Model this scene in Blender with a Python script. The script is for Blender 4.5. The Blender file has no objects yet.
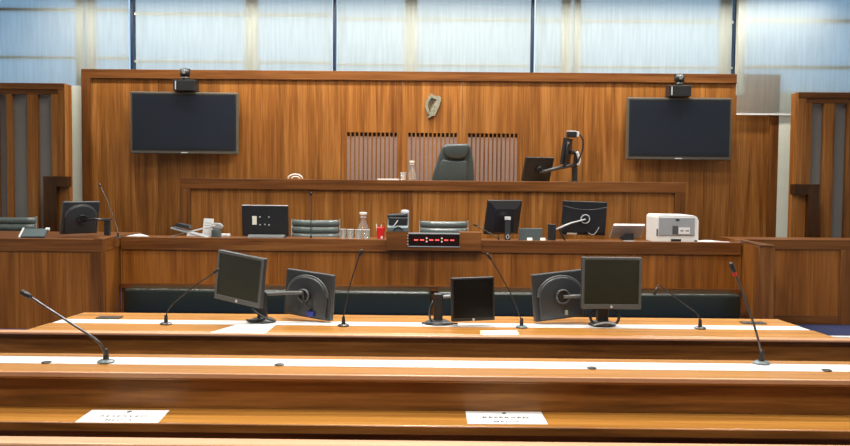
import bpy, bmesh, math, random
from mathutils import Vector, Matrix
random.seed(4)
PI = math.pi
sc = bpy.context.scene
C = sc.collection

# ------------------------------------------------------------------ camera
H = 1.62
F = 860.0
YAW, PITCH, ROLL = math.atan(6 / F), math.atan(40.5 / F), 0.0088
R = Matrix.Rotation(YAW, 3, 'Z') @ Matrix.Rotation(PI / 2 - PITCH, 3, 'X') @ Matrix.Rotation(ROLL, 3, 'Z')
cd = bpy.data.cameras.new('camera')
cam = bpy.data.objects.new('camera', cd)
C.objects.link(cam)
cam.matrix_world = Matrix.Translation((0, 0, H)) @ R.to_4x4()
cd.sensor_width = 36.0
cd.lens = F / 850 * 36.0
cd.clip_start = 0.05
sc.camera = cam


def ray(px, py):
    return R @ Vector(((px - 425) / F, -(py - 223) / F, -1))


def at(px, py, D):
    v = ray(px, py)
    t = D / v.y
    return Vector((v.x * t, D, H + v.z * t))


def atz(px, py, z):
    v = ray(px, py)
    t = (z - H) / v.z
    return Vector((v.x * t, v.y * t, z))


def X(px, D, py=223):
    return at(px, py, D).x


def Z(px, py, D):
    return at(px, py, D).z


# ------------------------------------------------------------------ materials
def nm(name):
    m = bpy.data.materials.new(name)
    m.use_nodes = True
    nt = m.node_tree
    return m, nt, nt.nodes['Principled BSDF']


def plain(name, col, rough=0.5, metal=0.0, spec=0.5, noise=0.0, nscale=40, trans=0.0, coat=0.0):
    m, nt, b = nm(name)
    b.inputs['Base Color'].default_value = (*col, 1)
    b.inputs['Roughness'].default_value = rough
    b.inputs['Metallic'].default_value = metal
    b.inputs['Specular IOR Level'].default_value = spec
    b.inputs['Transmission Weight'].default_value = trans
    b.inputs['Coat Weight'].default_value = coat
    if noise:
        tc = nt.nodes.new('ShaderNodeTexCoord')
        n = nt.nodes.new('ShaderNodeTexNoise')
        n.inputs['Scale'].default_value = nscale
        n.inputs['Detail'].default_value = 4
        nt.links.new(tc.outputs['Object'], n.inputs['Vector'])
        r = nt.nodes.new('ShaderNodeValToRGB')
        a, c = 1 - noise, 1 + noise
        r.color_ramp.elements[0].color = (*[min(1, v * a) for v in col], 1)
        r.color_ramp.elements[1].color = (*[min(1, v * c) for v in col], 1)
        r.color_ramp.elements[0].position = 0.3
        r.color_ramp.elements[1].position = 0.7
        nt.links.new(n.outputs['Fac'], r.inputs['Fac'])
        nt.links.new(r.outputs['Color'], b.inputs['Base Color'])
    return m


def emit(name, col, s):
    m, nt, b = nm(name)
    b.inputs['Base Color'].default_value = (*[c * 0.3 for c in col], 1)
    b.inputs['Emission Color'].default_value = (*col, 1)
    b.inputs['Emission Strength'].default_value = s
    return m


def wood(name, axis, dark, mid, light, rough=0.38, cross=8.0, along=0.42, spec=0.3, fine=0.36):
    """veneer with the grain running along one axis of the object"""
    m, nt, b = nm(name)
    N, L = nt.nodes, nt.links
    tc = N.new('ShaderNodeTexCoord')
    oi = N.new('ShaderNodeObjectInfo')
    mul = N.new('ShaderNodeMath'); mul.operation = 'MULTIPLY'; mul.inputs[1].default_value = 41.0
    L.new(oi.outputs['Random'], mul.inputs[0])
    comb = N.new('ShaderNodeCombineXYZ')
    for i in range(3):
        L.new(mul.outputs[0], comb.inputs[i])
    add = N.new('ShaderNodeVectorMath'); add.operation = 'ADD'
    L.new(tc.outputs['Object'], add.inputs[0]); L.new(comb.outputs[0], add.inputs[1])

    def layer(cr, al, detail, dist, rgh=0.55):
        mp = N.new('ShaderNodeMapping')
        s = [cr, cr, cr]
        s['xyz'.index(axis)] = al
        mp.inputs['Scale'].default_value = s
        L.new(add.outputs[0], mp.inputs['Vector'])
        n = N.new('ShaderNodeTexNoise')
        n.inputs['Scale'].default_value = 1.0
        n.inputs['Detail'].default_value = detail
        n.inputs['Distortion'].default_value = dist
        n.inputs['Roughness'].default_value = rgh
        L.new(mp.outputs[0], n.inputs['Vector'])
        return n.outputs['Fac']
    a = layer(cross, along, 3, 1.0)
    f = layer(cross * 8, along * 3.2, 4, 0.3, 0.65)
    c = layer(cross * 0.35, along * 0.5, 2, 0.4)

    def wsum(p, wp, q, wq):
        m1 = N.new('ShaderNodeMath'); m1.operation = 'MULTIPLY'; m1.inputs[1].default_value = wp
        L.new(p, m1.inputs[0])
        m2 = N.new('ShaderNodeMath'); m2.operation = 'MULTIPLY_ADD'; m2.inputs[1].default_value = wq
        L.new(q, m2.inputs[0]); L.new(m1.outputs[0], m2.inputs[2])
        return m2.outputs[0]
    s = wsum(wsum(a, 0.66 - fine * 0.6, c, 0.34 - fine * 0.4), 1.0, f, fine)
    ramp = N.new('ShaderNodeValToRGB')
    e = ramp.color_ramp.elements
    e[0].position, e[0].color = 0.36, (*dark, 1)
    e[1].position, e[1].color = 0.64, (*light, 1)
    k = e.new(0.5); k.color = (*mid, 1)
    L.new(s, ramp.inputs['Fac'])
    # small tone difference from board to board
    mr = N.new('ShaderNodeMapRange'); mr.inputs['To Min'].default_value = 0.88; mr.inputs['To Max'].default_value = 1.1
    L.new(oi.outputs['Random'], mr.inputs['Value'])
    hs = N.new('ShaderNodeHueSaturation')
    L.new(mr.outputs[0], hs.inputs['Value']); L.new(ramp.outputs['Color'], hs.inputs['Color'])
    L.new(hs.outputs['Color'], b.inputs['Base Color'])
    b.inputs['Roughness'].default_value = rough
    b.inputs['Specular IOR Level'].default_value = spec
    return m


WD, WM, WL = (0.125, 0.040, 0.007), (0.27, 0.100, 0.018), (0.44, 0.190, 0.049)
M = {}
M['panel'] = wood('walnut_veneer_upright', 'z', WD, WM, WL)
M['panel_dark'] = wood('walnut_veneer_upright_deep', 'z', (0.13, 0.040, 0.006), (0.26, 0.088, 0.013), (0.38, 0.143, 0.029))
M['rail'] = wood('walnut_rail', 'x', (0.060, 0.019, 0.004), (0.155, 0.053, 0.011), (0.26, 0.102, 0.026))
M['stile'] = wood('walnut_stile', 'z', (0.060, 0.019, 0.004), (0.155, 0.053, 0.011), (0.26, 0.102, 0.026))
M['deep'] = wood('walnut_rail_deep', 'y', (0.060, 0.019, 0.004), (0.155, 0.053, 0.011), (0.26, 0.102, 0.026))
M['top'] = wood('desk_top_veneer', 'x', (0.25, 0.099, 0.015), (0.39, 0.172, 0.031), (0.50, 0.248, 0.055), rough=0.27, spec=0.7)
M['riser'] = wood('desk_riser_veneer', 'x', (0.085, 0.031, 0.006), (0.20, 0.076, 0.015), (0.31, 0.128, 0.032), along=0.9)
M['gate'] = wood('gate_frame_dark_walnut', 'z', (0.02, 0.007, 0.002), (0.05, 0.017, 0.004), (0.085, 0.032, 0.008))
M['lip'] = wood('desk_lip', 'x', (0.40, 0.20, 0.10), (0.50, 0.27, 0.15), (0.60, 0.35, 0.21), rough=0.3)
M['white_strip'] = plain('white_cable_strip', (0.74, 0.74, 0.72), 0.28, noise=0.04, nscale=3)
M['carpet'] = plain('blue_carpet', (0.05, 0.06, 0.14), 0.95, noise=0.2, nscale=180, spec=0.1)
M['wall'] = plain('painted_wall', (0.72, 0.74, 0.62), 0.8, noise=0.02, nscale=6)
M['ceil'] = plain('ceiling_paint', (0.8, 0.79, 0.75), 0.9, noise=0.02, nscale=5)
M['mullion'] = plain('beige_mullion', (0.42, 0.42, 0.34), 0.5, noise=0.03)
M['steel'] = plain('navy_steel_mullion', (0.004, 0.008, 0.03), 0.5, noise=0.1)
M['hem'] = plain('white_hem_bar', (0.85, 0.85, 0.80), 0.4, noise=0.02)
M['fabric_grey'] = plain('grey_acoustic_fabric', (0.25, 0.245, 0.24), 0.9, noise=0.15, nscale=260, spec=0.2)
M['slot'] = plain('grey_vent_backing', (0.36, 0.27, 0.24), 0.8, noise=0.12, nscale=60)
M['black'] = plain('black_plastic', (0.014, 0.015, 0.016), 0.42, noise=0.2, nscale=90)
M['grey_plastic'] = plain('charcoal_plastic', (0.027, 0.032, 0.036), 0.40, noise=0.1, nscale=90)
M['bezel'] = plain('grey_bezel', (0.085, 0.09, 0.088), 0.36, noise=0.08, nscale=90)
M['silver'] = plain('silver_plastic', (0.62, 0.63, 0.64), 0.35, noise=0.05, nscale=50)
M['chrome'] = plain('chrome', (0.82, 0.82, 0.82), 0.14, metal=1.0, noise=0.03)
M['dark_metal'] = plain('dark_metal', (0.10, 0.10, 0.105), 0.32, metal=0.8, noise=0.1)
M['screen'] = plain('dark_screen', (0.018, 0.020, 0.012), 0.30, noise=0.12, nscale=3)
M['screen_black'] = plain('black_screen', (0.004, 0.004, 0.004), 0.3, noise=0.1, nscale=3, spec=0.25)
M['tv_screen'] = plain('blue_black_screen', (0.009, 0.014, 0.025), 0.35, noise=0.05, nscale=2)
M['tv_frame'] = plain('tv_frame_bronze', (0.10, 0.092, 0.072), 0.35, noise=0.1)
M['leather'] = plain('green_black_leather', (0.040, 0.053, 0.053), 0.36, noise=0.15, nscale=70)
M['seat_green'] = plain('dark_green_upholstery', (0.010, 0.016, 0.011), 0.33, noise=0.12, nscale=50, spec=0.6)
M['rib'] = plain('ribbed_green_grey_leather', (0.12, 0.15, 0.145), 0.26, noise=0.12, nscale=40, spec=0.6)
M['white'] = plain('white_plastic', (0.80, 0.80, 0.78), 0.4, noise=0.02)
M['paper'] = plain('white_paper', (0.70, 0.72, 0.72), 0.7, noise=0.02, nscale=8)
M['cream'] = plain('cream_card', (0.84, 0.83, 0.72), 0.7, noise=0.03)
M['card_edge'] = plain('green_card_edge', (0.42, 0.48, 0.28), 0.7, noise=0.05)
M['ink'] = plain('grey_ink', (0.06, 0.06, 0.065), 0.8, noise=0.05)
M['light_grey'] = plain('light_grey_plastic', (0.33, 0.35, 0.36), 0.4, noise=0.05)
M['teal_grey'] = plain('teal_grey_shell', (0.10, 0.135, 0.14), 0.35, noise=0.06)
M['red'] = plain('red_plastic', (0.62, 0.016, 0.014), 0.35, noise=0.08)
M['bronze'] = plain('pale_bronze', (0.32, 0.31, 0.22), 0.42, metal=0.35, noise=0.25, nscale=30)
M['blue_plug'] = plain('blue_plug', (0.02, 0.03, 0.22), 0.4, noise=0.1)
M['led'] = emit('red_led', (1.0, 0.10, 0.08), 1.5)
M['led_dot'] = emit('pale_led_dot', (1.0, 0.62, 0.55), 0.8)
M['display_black'] = plain('led_window', (0.010, 0.002, 0.002), 0.25, noise=0.1)
M['hole_shade'] = plain('painted_hole_shade', (0.02, 0.012, 0.008), 0.8, noise=0.1)  # shade inside the vent holes, put into the colour


def glass_mat(name, tint, brighten=0.0):
    m, nt, b = nm(name)
    nt.nodes.remove(b)
    out = nt.nodes['Material Output']
    tr = nt.nodes.new('ShaderNodeBsdfTransparent'); tr.inputs[0].default_value = (*tint, 1)
    gl = nt.nodes.new('ShaderNodeBsdfGlossy'); gl.inputs['Roughness'].default_value = 0.05
    lw = nt.nodes.new('ShaderNodeLayerWeight'); lw.inputs[0].default_value = 0.25
    mx = nt.nodes.new('ShaderNodeMixShader')
    nt.links.new(lw.outputs['Fresnel'], mx.inputs[0])
    nt.links.new(tr.outputs[0], mx.inputs[1]); nt.links.new(gl.outputs[0], mx.inputs[2])
    if brighten:
        df = nt.nodes.new('ShaderNodeBsdfDiffuse'); df.inputs[0].default_value = (0.8, 0.77, 0.7, 1)  # diffuse white mixed in for brightness that the glass reflections lack
        m3 = nt.nodes.new('ShaderNodeMixShader'); m3.inputs[0].default_value = brighten
        nt.links.new(mx.outputs[0], m3.inputs[1]); nt.links.new(df.outputs[0], m3.inputs[2])
        nt.links.new(m3.outputs[0], out.inputs[0])
    else:
        nt.links.new(mx.outputs[0], out.inputs[0])
    return m


M['pane'] = glass_mat('window_glass', (0.97, 0.98, 0.98))
M['glassware'] = glass_mat('drinking_glass', (0.97, 0.96, 0.93), 0.16)


def blind_mat():
    m, nt, b = nm('roller_blind_weave')
    N, L = nt.nodes, nt.links
    N.remove(b)
    out = N['Material Output']
    tc = N.new('ShaderNodeTexCoord')
    mp = N.new('ShaderNodeMapping'); mp.inputs['Scale'].default_value = (28, 28, 1.6)
    L.new(tc.outputs['Object'], mp.inputs['Vector'])
    n = N.new('ShaderNodeTexNoise'); n.inputs['Scale'].default_value = 1; n.inputs['Detail'].default_value = 5
    L.new(mp.outputs[0], n.inputs['Vector'])
    rp = N.new('ShaderNodeValToRGB')
    rp.color_ramp.elements[0].position = 0.3; rp.color_ramp.elements[0].color = (0.61, 0.62, 0.56, 1)
    rp.color_ramp.elements[1].position = 0.7; rp.color_ramp.elements[1].color = (0.76, 0.77, 0.71, 1)
    L.new(n.outputs['Fac'], rp.inputs['Fac'])
    df = N.new('ShaderNodeBsdfDiffuse'); hv = N.new('ShaderNodeMix'); hv.data_type = 'RGBA'; hv.blend_type = 'MULTIPLY'; hv.inputs[0].default_value = 1.0; hv.inputs[7].default_value = (0.62, 0.655, 0.66, 1)
    L.new(rp.outputs[0], hv.inputs[6]); L.new(hv.outputs[2], df.inputs['Color'])
    hw = N.new('ShaderNodeMix'); hw.data_type = 'RGBA'; hw.blend_type = 'MULTIPLY'; hw.inputs[0].default_value = 1.0; hw.inputs[7].default_value = (0.97, 0.99, 1.10, 1)
    tl = N.new('ShaderNodeBsdfTranslucent'); L.new(rp.outputs[0], hw.inputs[6]); L.new(hw.outputs[2], tl.inputs['Color'])
    tp = N.new('ShaderNodeBsdfTransparent')
    m1 = N.new('ShaderNodeMixShader'); m1.inputs[0].default_value = 0.58
    L.new(df.outputs[0], m1.inputs[1]); L.new(tl.outputs[0], m1.inputs[2])
    m2 = N.new('ShaderNodeMixShader')
    mr = N.new('ShaderNodeMapRange'); mr.inputs['From Min'].default_value = 0.25; mr.inputs['From Max'].default_value = 0.75
    mr.inputs['To Min'].default_value = 0.11; mr.inputs['To Max'].default_value = 0.19
    L.new(n.outputs['Fac'], mr.inputs['Value']); L.new(mr.outputs[0], m2.inputs[0])
    L.new(m1.outputs[0], m2.inputs[1]); L.new(tp.outputs[0], m2.inputs[2])
    L.new(m2.outputs[0], out.inputs[0])
    return m


M['blind'] = blind_mat()


# ------------------------------------------------------------------ mesh helpers
def box(bm, x0, x1, y0, y1, z0, z1, T=None):
    vs = [bm.verts.new(Vector(p)) for p in ((x0, y0, z0), (x1, y0, z0), (x1, y1, z0), (x0, y1, z0), (x0, y0, z1), (x1, y0, z1), (x1, y1, z1), (x0, y1, z1))]
    if T is not None:
        for v in vs:
            v.co = T @ v.co
    for f in ((0, 3, 2, 1), (4, 5, 6, 7), (0, 1, 5, 4), (1, 2, 6, 5), (2, 3, 7, 6), (3, 0, 4, 7)):
        bm.faces.new([vs[i] for i in f])
    return bm


def B(*a, T=None):
    return box(bmesh.new(), *a, T=T)


def prism(bm, pts, d0, d1, plane='xz', T=None):
    """outline extruded along the third axis"""
    def mk(p, d):
        a, b = p
        v = {'xz': (a, d, b), 'xy': (a, b, d), 'yz': (d, a, b)}[plane]
        v = Vector(v)
        return T @ v if T is not None else v
    lo = [bm.verts.new(mk(p, d0)) for p in pts]
    hi = [bm.verts.new(mk(p, d1)) for p in pts]
    n = len(pts)
    bm.faces.new(lo[::-1]); bm.faces.new(hi)
    for i in range(n):
        bm.faces.new([lo[i], lo[(i + 1) % n], hi[(i + 1) % n], hi[i]])
    bmesh.ops.recalc_face_normals(bm, faces=bm.faces)
    return bm


def ringplate(bm, outer, inner, d0, d1, T=None):
    """a plate with a hole, outlines of the same length in the xz plane"""
    n = len(outer)

    def mk(p, d):
        v = Vector((p[0], d, p[1]))
        return bm.verts.new(T @ v if T is not None else v)
    o0, o1, i0, i1 = ([mk(p, d) for p in q] for q, d in ((outer, d0), (outer, d1), (inner, d0), (inner, d1)))
    for i in range(n):
        j = (i + 1) % n
        for q in ((o0[i], o0[j], i0[j], i0[i]), (o1[i], i1[i], i1[j], o1[j]), (o0[i], o1[i], o1[j], o0[j]), (i0[i], i0[j], i1[j], i1[i])):
            bm.faces.new(q)
    bmesh.ops.recalc_face_normals(bm, faces=bm.faces)
    return bm


def smooth_path(pts, n=6):
    pts = [Vector(p) for p in pts]
    out = []
    for i in range(len(pts) - 1):
        p0, p1, p2, p3 = pts[max(i - 1, 0)], pts[i], pts[i + 1], pts[min(i + 2, len(pts) - 1)]
        for k in range(n):
            t = k / n
            out.append(0.5 * ((2 * p1) + (p2 - p0) * t + (2 * p0 - 5 * p1 + 4 * p2 - p3) * t * t + (3 * p1 - p0 - 3 * p2 + p3) * t ** 3))
    out.append(pts[-1])
    return out


def tube(bm, pts, r, n=8, T=None):
    pts = [Vector(p) for p in pts]
    rs = r if isinstance(r, (list, tuple)) else [r] * len(pts)
    rings = []
    ref = None
    for i, p in enumerate(pts):
        d = (pts[min(i + 1, len(pts) - 1)] - pts[max(i - 1, 0)]).normalized()
        if ref is None:
            ref = Vector((0, 0, 1)) if abs(d.z) < 0.9 else Vector((1, 0, 0))
        u = d.cross(ref).normalized(); w = d.cross(u).normalized()
        ref = u.cross(d)
        ring = []
        for k in range(n):
            a = 2 * PI * k / n
            v = p + (u * math.cos(a) + w * math.sin(a)) * rs[i]
            ring.append(bm.verts.new(T @ v if T is not None else v))
        rings.append(ring)
    for a, b in zip(rings, rings[1:]):
        for k in range(n):
            bm.faces.new([a[k], a[(k + 1) % n], b[(k + 1) % n], b[k]])
    bm.faces.new(rings[0][::-1]); bm.faces.new(rings[-1])
    bmesh.ops.recalc_face_normals(bm, faces=bm.faces)
    return bm


def lathe(bm, prof, c=(0, 0, 0), n=24, closed=True):
    c = Vector(c)
    rings = [[bm.verts.new(c + Vector((max(r, 1e-4) * math.cos(2 * PI * k / n), max(r, 1e-4) * math.sin(2 * PI * k / n), z))) for k in range(n)] for r, z in prof]
    for a, b in zip(rings, rings[1:]):
        for k in range(n):
            bm.faces.new([a[k], a[(k + 1) % n], b[(k + 1) % n], b[k]])
    if closed:
        bm.faces.new(rings[0][::-1]); bm.faces.new(rings[-1])
    bmesh.ops.recalc_face_normals(bm, faces=bm.faces)
    return bm


def obj(name, bm, mat, parent=None, bevel=0.0, smooth=False, seg=2, world=True):
    """link one mesh; vertices come in world coordinates unless world=False"""
    if parent is not None and world:
        off = Vector((0, 0, 0))
        p = parent
        while p is not None:
            off += p.location
            p = p.parent
        bmesh.ops.translate(bm, verts=bm.verts, vec=-off)
    me = bpy.data.meshes.new(name)
    bm.to_mesh(me); bm.free()
    me.materials.append(M[mat] if isinstance(mat, str) else mat)
    o = bpy.data.objects.new(name, me)
    C.objects.link(o)
    o.parent = parent
    if bevel:
        md = o.modifiers.new('edge', 'BEVEL')
        md.width = bevel; md.segments = seg; md.limit_method = 'ANGLE'; md.angle_limit = 0.6
    if smooth:
        for p in me.polygons:
            p.use_smooth = True
    return o


def tag(o, label, cat, group=None):
    o['label'] = label; o['category'] = cat
    if group:
        o['group'] = group
    return o


def thing(name, label, cat, loc=(0, 0, 0), group=None):
    o = bpy.data.objects.new(name, None)
    C.objects.link(o)
    o.location = Vector(loc)
    o.empty_display_size = 0.1
    return tag(o, label, cat, group)


def single(name, bm, mat, label, cat, loc, group=None, **k):
    """a thing that is one mesh, with its origin at loc"""
    loc = Vector(loc)
    bmesh.ops.translate(bm, verts=bm.verts, vec=-loc)
    o = obj(name, bm, mat, None, **k)
    o.location = loc
    return tag(o, label, cat, group)


def struct(name, bm, mat, parent=None, **k):
    o = obj(name, bm, mat, parent, **k)
    if parent is None:
        o['kind'] = 'structure'
    return o


def sroot(name):
    o = bpy.data.objects.new(name, None); C.objects.link(o); o['kind'] = 'structure'
    return o


def copy_tree(o, parent=None):
    c = o.copy(); C.objects.link(c); c.parent = parent
    for ch in list(o.children):
        copy_tree(ch, c)
    return c


# ------------------------------------------------------------------ room shell
XL, XR, YB, YF, ZC = -6.9, 6.9, 13.0, -3.2, 5.9
SILL = 3.03
struct('floor', B(XL, XR, YF, YB + 0.3, -0.1, 0.0), 'carpet')
struct('ceiling', B(XL, XR, YF, YB + 0.3, ZC, ZC + 0.15), 'ceil')
struct('wall_left', B(XL - 0.2, XL, YF, YB + 0.3, 0, ZC), 'wall')
struct('wall_right', B(XR, XR + 0.2, YF, YB + 0.3, 0, ZC), 'wall')
struct('wall_front', B(XL, XR, YF - 0.2, YF, 0, ZC), 'wall')
wb = B(XL, XR, YB, YB + 0.3, 0, SILL)
box(wb, XL, XR, YB, YB + 0.3, ZC - 0.25, ZC)
px_pier = X(779.5, 12.9, 95)
box(wb, px_pier, XR, YB - 0.115, YB, 0, Z(785, 95.5, 12.87))
struct('wall_back', wb, 'wall')

# windows: five bays with a dark steel post between them
posts = [X(p, 13.1, 40) for p in (132.5, 334.5, 532.5, 735)]
edges = [XL] + posts + [XR]
bars = {0: (79.5, 7, 91, 8), 1: (251.5, 12), 2: (411, 12), 3: (566, 9, 577.5, 6, 725.5, 11), 4: (741.5, 7)}
bar_z = [(12.5, 2.6), (63.5, 2.0)]
for i in range(5):
    w = sroot('window_%d' % (i + 1))
    f0 = 13.032 if i < 4 else 12.885
    bm = bmesh.new()
    bl = bars[i]
    for j in range(0, len(bl), 2):
        xa, xb = X(bl[j] - bl[j + 1] / 2, f0, 40), X(bl[j] + bl[j + 1] / 2, f0, 40)
        box(bm, xa, xb, f0, f0 + 0.1, (SILL + 0.002 if i < 4 else Z(785, 95.5, 12.87) + 0.002), ZC - 0.26)
    obj('mullion', bm, 'mullion', w)
    bm = bmesh.new()
    xm = (X(20, f0) + X(100, f0)) / 2 if i == 0 else (edges[i] + edges[i + 1]) / 2
    ppx = (40, 233, 433, 633, 800)[i]
    for y, th in ((( 9.5, 2.8), (57.5, 2.2)) if i == 0 else ((14.5, 2.4), (62, 2)) if i == 1 else ((19.5, 2.2), (65.3, 1.8)) if i == 2 else ((21.3, 2.2), (67.2, 1.8)) if i == 3 else ((20.8, 3.4), (67.3, 3.2))):
        zc = Z(ppx, y, f0)
        hh = th * f0 / F / 2
        lo = edges[i] + 0.05 if i < 4 else edges[i] + 0.12
        box(bm, lo, edges[i + 1] - (0.05 if i < 4 else 0.02), f0 + 0.002, f0 + 0.06, zc - hh, zc + hh)
    obj('transom', bm, 'mullion', w)
    if i < 4:
        obj('frame_post', B(edges[i + 1] - 0.02, edges[i + 1] + 0.02, 13.06, 13.2, SILL + 0.002, ZC - 0.26), 'steel', w)
    obj('glass', B(edges[i] + 0.03, edges[i + 1] - 0.03, 13.205, 13.215, SILL + 0.002, ZC - 0.26), 'pane', w)

# roller blinds
spans = [(None, 128.8), (135.8, 332.4), (336.8, 530.4), (535.2, 731.8), (738.2, None)]
blabel = ['bluish roller blind over the slatted screen farthest from the printer',
          'pale roller blind above the television farther from the printer',
          'pale roller blind directly above the harp emblem and the judge chair',
          'pale roller blind above the television nearer the printer',
          'longest beige roller blind, hanging down over the corner of the panelling']
for i, (a, b) in enumerate(spans):
    yb = 13.022 if i < 4 else 12.862
    x0 = XL + 0.03 if a is None else X(a, yb, 40)
    x1 = XR - 0.03 if b is None else X(b, yb, 40)
    z0 = 3.06 if i < 4 else Z(760, 113.5, yb)
    if i == 0:
        z0 = Z(76, 87, yb)
    r = thing('roller_blind', blabel[i], 'blind', ((x0 + x1) / 2, yb, z0), 'roller blinds along the high windows')
    bm = bmesh.new()
    nx = 12
    vs = [[bm.verts.new((x0 + (x1 - x0) * k / nx, yb, z)) for z in (z0, 5.5)] for k in range(nx + 1)]
    for k in range(nx):
        bm.faces.new([vs[k][0], vs[k + 1][0], vs[k + 1][1], vs[k][1]])
    obj('fabric', bm, 'blind', r)
    obj('hem_bar', B(x0, x1, yb - 0.008, yb + 0.006, z0 - 0.022, z0), 'hem', r)
    bm = bmesh.new(); tube(bm, [(x0, yb - 0.01, 5.52), (x1, yb - 0.01, 5.52)], 0.03, 12)
    obj('roller', bm, 'hem', r)

# ------------------------------------------------------------------ wall panelling
PF = 12.92                                   # face of the veneer boards
pl, pr = X(82, 12.9, 150), X(778.3, 12.9, 150)
ptop = Z(431, 71.5, 12.88)
rh = 9.0 * 12.9 / F
wp = thing('wall_panelling', 'tall walnut wall panelling with framed top rail behind the judge bench', 'wall panelling', ((pl + pr) / 2, 12.95, 0))
RF = 12.892
obj('top_rail', B(pl, pr, RF, 12.995, ptop - rh, ptop), 'rail', wp, 0.004)
obj('stile', B(pl, pl + rh, RF, 12.995, 0, ptop - rh - 0.001), 'stile', wp, 0.004)
obj('stile', B(pr - rh, pr, RF, 12.995, 0, ptop - rh - 0.001), 'stile', wp, 0.004)
joints = [pl + rh] + [X(p, PF, 120) for p in (97.5, 158, 219, 280, 341, 402, 462.5, 523, 583.5, 644, 705, 765.5)]
joints = [joints[0]] + [j for j in joints[1:] if pl + rh + 0.15 < j < pr - rh - 0.05] + [pr - rh]
zt = ptop - rh - 0.001
vents = [(347, 396.8), (408, 456.7), (468, 517.2)]
for a, b in zip(joints, joints[1:]):
    a += 0.002; b -= 0.002
    mid = (a + b) / 2
    hit = None
    for v0, v1 in vents:
        if a < X((v0 + v1) / 2, PF, 150) < b:
            hit = (X(v0, PF, 150), X(v1, PF, 150))
    if hit is None:
        obj('panel_board', B(a, b, PF, 12.99, 0, zt), 'panel', wp)
        continue
    va, vb = hit
    vz = Z((va / PF * F) + 431, 132 + 0.0088 * 0, PF)
    vz = Z(431, 132.8, PF)
    vz0 = 1.3
    bm = B(a, b, PF, 12.99, vz, zt)
    box(bm, a, va, PF, 12.99, 0, vz); box(bm, vb, b, PF, 12.99, 0, vz); box(bm, va, vb, PF, 12.99, 0, vz0)
    bmesh.ops.remove_doubles(bm, verts=bm.verts, dist=1e-5)
    obj('panel_board', bm, 'panel', wp)
    obj('vent_backing', B(va, vb, PF + 0.024, 12.985, vz0, vz - 0.06), 'slot', wp)
    obj('vent_shade_plate', B(va, vb, 12.97, 12.986, vz - 0.06, vz), 'hole_shade', wp)  # dark plate paints the deep shade at the top of the slots
    bm = bmesh.new()
    pitch = (vb - va) / 12 * 1.035
    slot = pitch * 0.66
    for k in range(11):
        x = va + slot + k * pitch
        box(bm, x, x + pitch - slot, PF, PF + 0.025, vz0, vz)
    obj('vent_slat_grille', bm, 'panel', wp)

# bronze harp emblem
hc = at(433, 106, 12.9)
harp = thing('harp_emblem', 'small pale bronze harp emblem fixed high on the panelling', 'emblem', (hc.x, PF, hc.z))


def hp(p):   # zoomed pixel -> world x,z on the panel face
    q = at(415 + p[0] / 11.15, 85 + p[1] / 11.15, PF - 0.02)
    return (q.x, q.z)


outer = [(185, 92), (205, 118), (240, 126), (268, 122), (288, 140), (290, 172), (272, 228), (246, 290), (222, 346), (196, 344), (176, 358), (146, 372), (140, 358), (158, 346), (130, 296), (113, 236), (122, 182), (150, 132)]
inner = [(190, 140), (200, 150), (218, 158), (236, 160), (238, 164), (234, 172), (214, 210), (196, 245), (178, 290), (174, 298), (172, 300), (169, 300), (167, 300), (165, 298), (152, 262), (146, 226), (152, 190), (172, 158)]
bm = bmesh.new(); ringplate(bm, [hp(p) for p in outer], [hp(p) for p in inner], PF - 0.045, PF - 0.004)
obj('harp_frame', bm, 'bronze', harp, 0.006)
bm = bmesh.new()
for a, b in (((182, 150), (158, 240)), ((196, 152), (163, 270)), ((210, 158), (168, 290)), ((222, 162), (174, 292))):
    (xa, za), (xb, zb) = hp(a), hp(b)
    tube(bm, [(xa, PF - 0.02, za), (xb, PF - 0.02, zb)], 0.004, 6)
obj('string', bm, 'bronze', harp)

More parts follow.
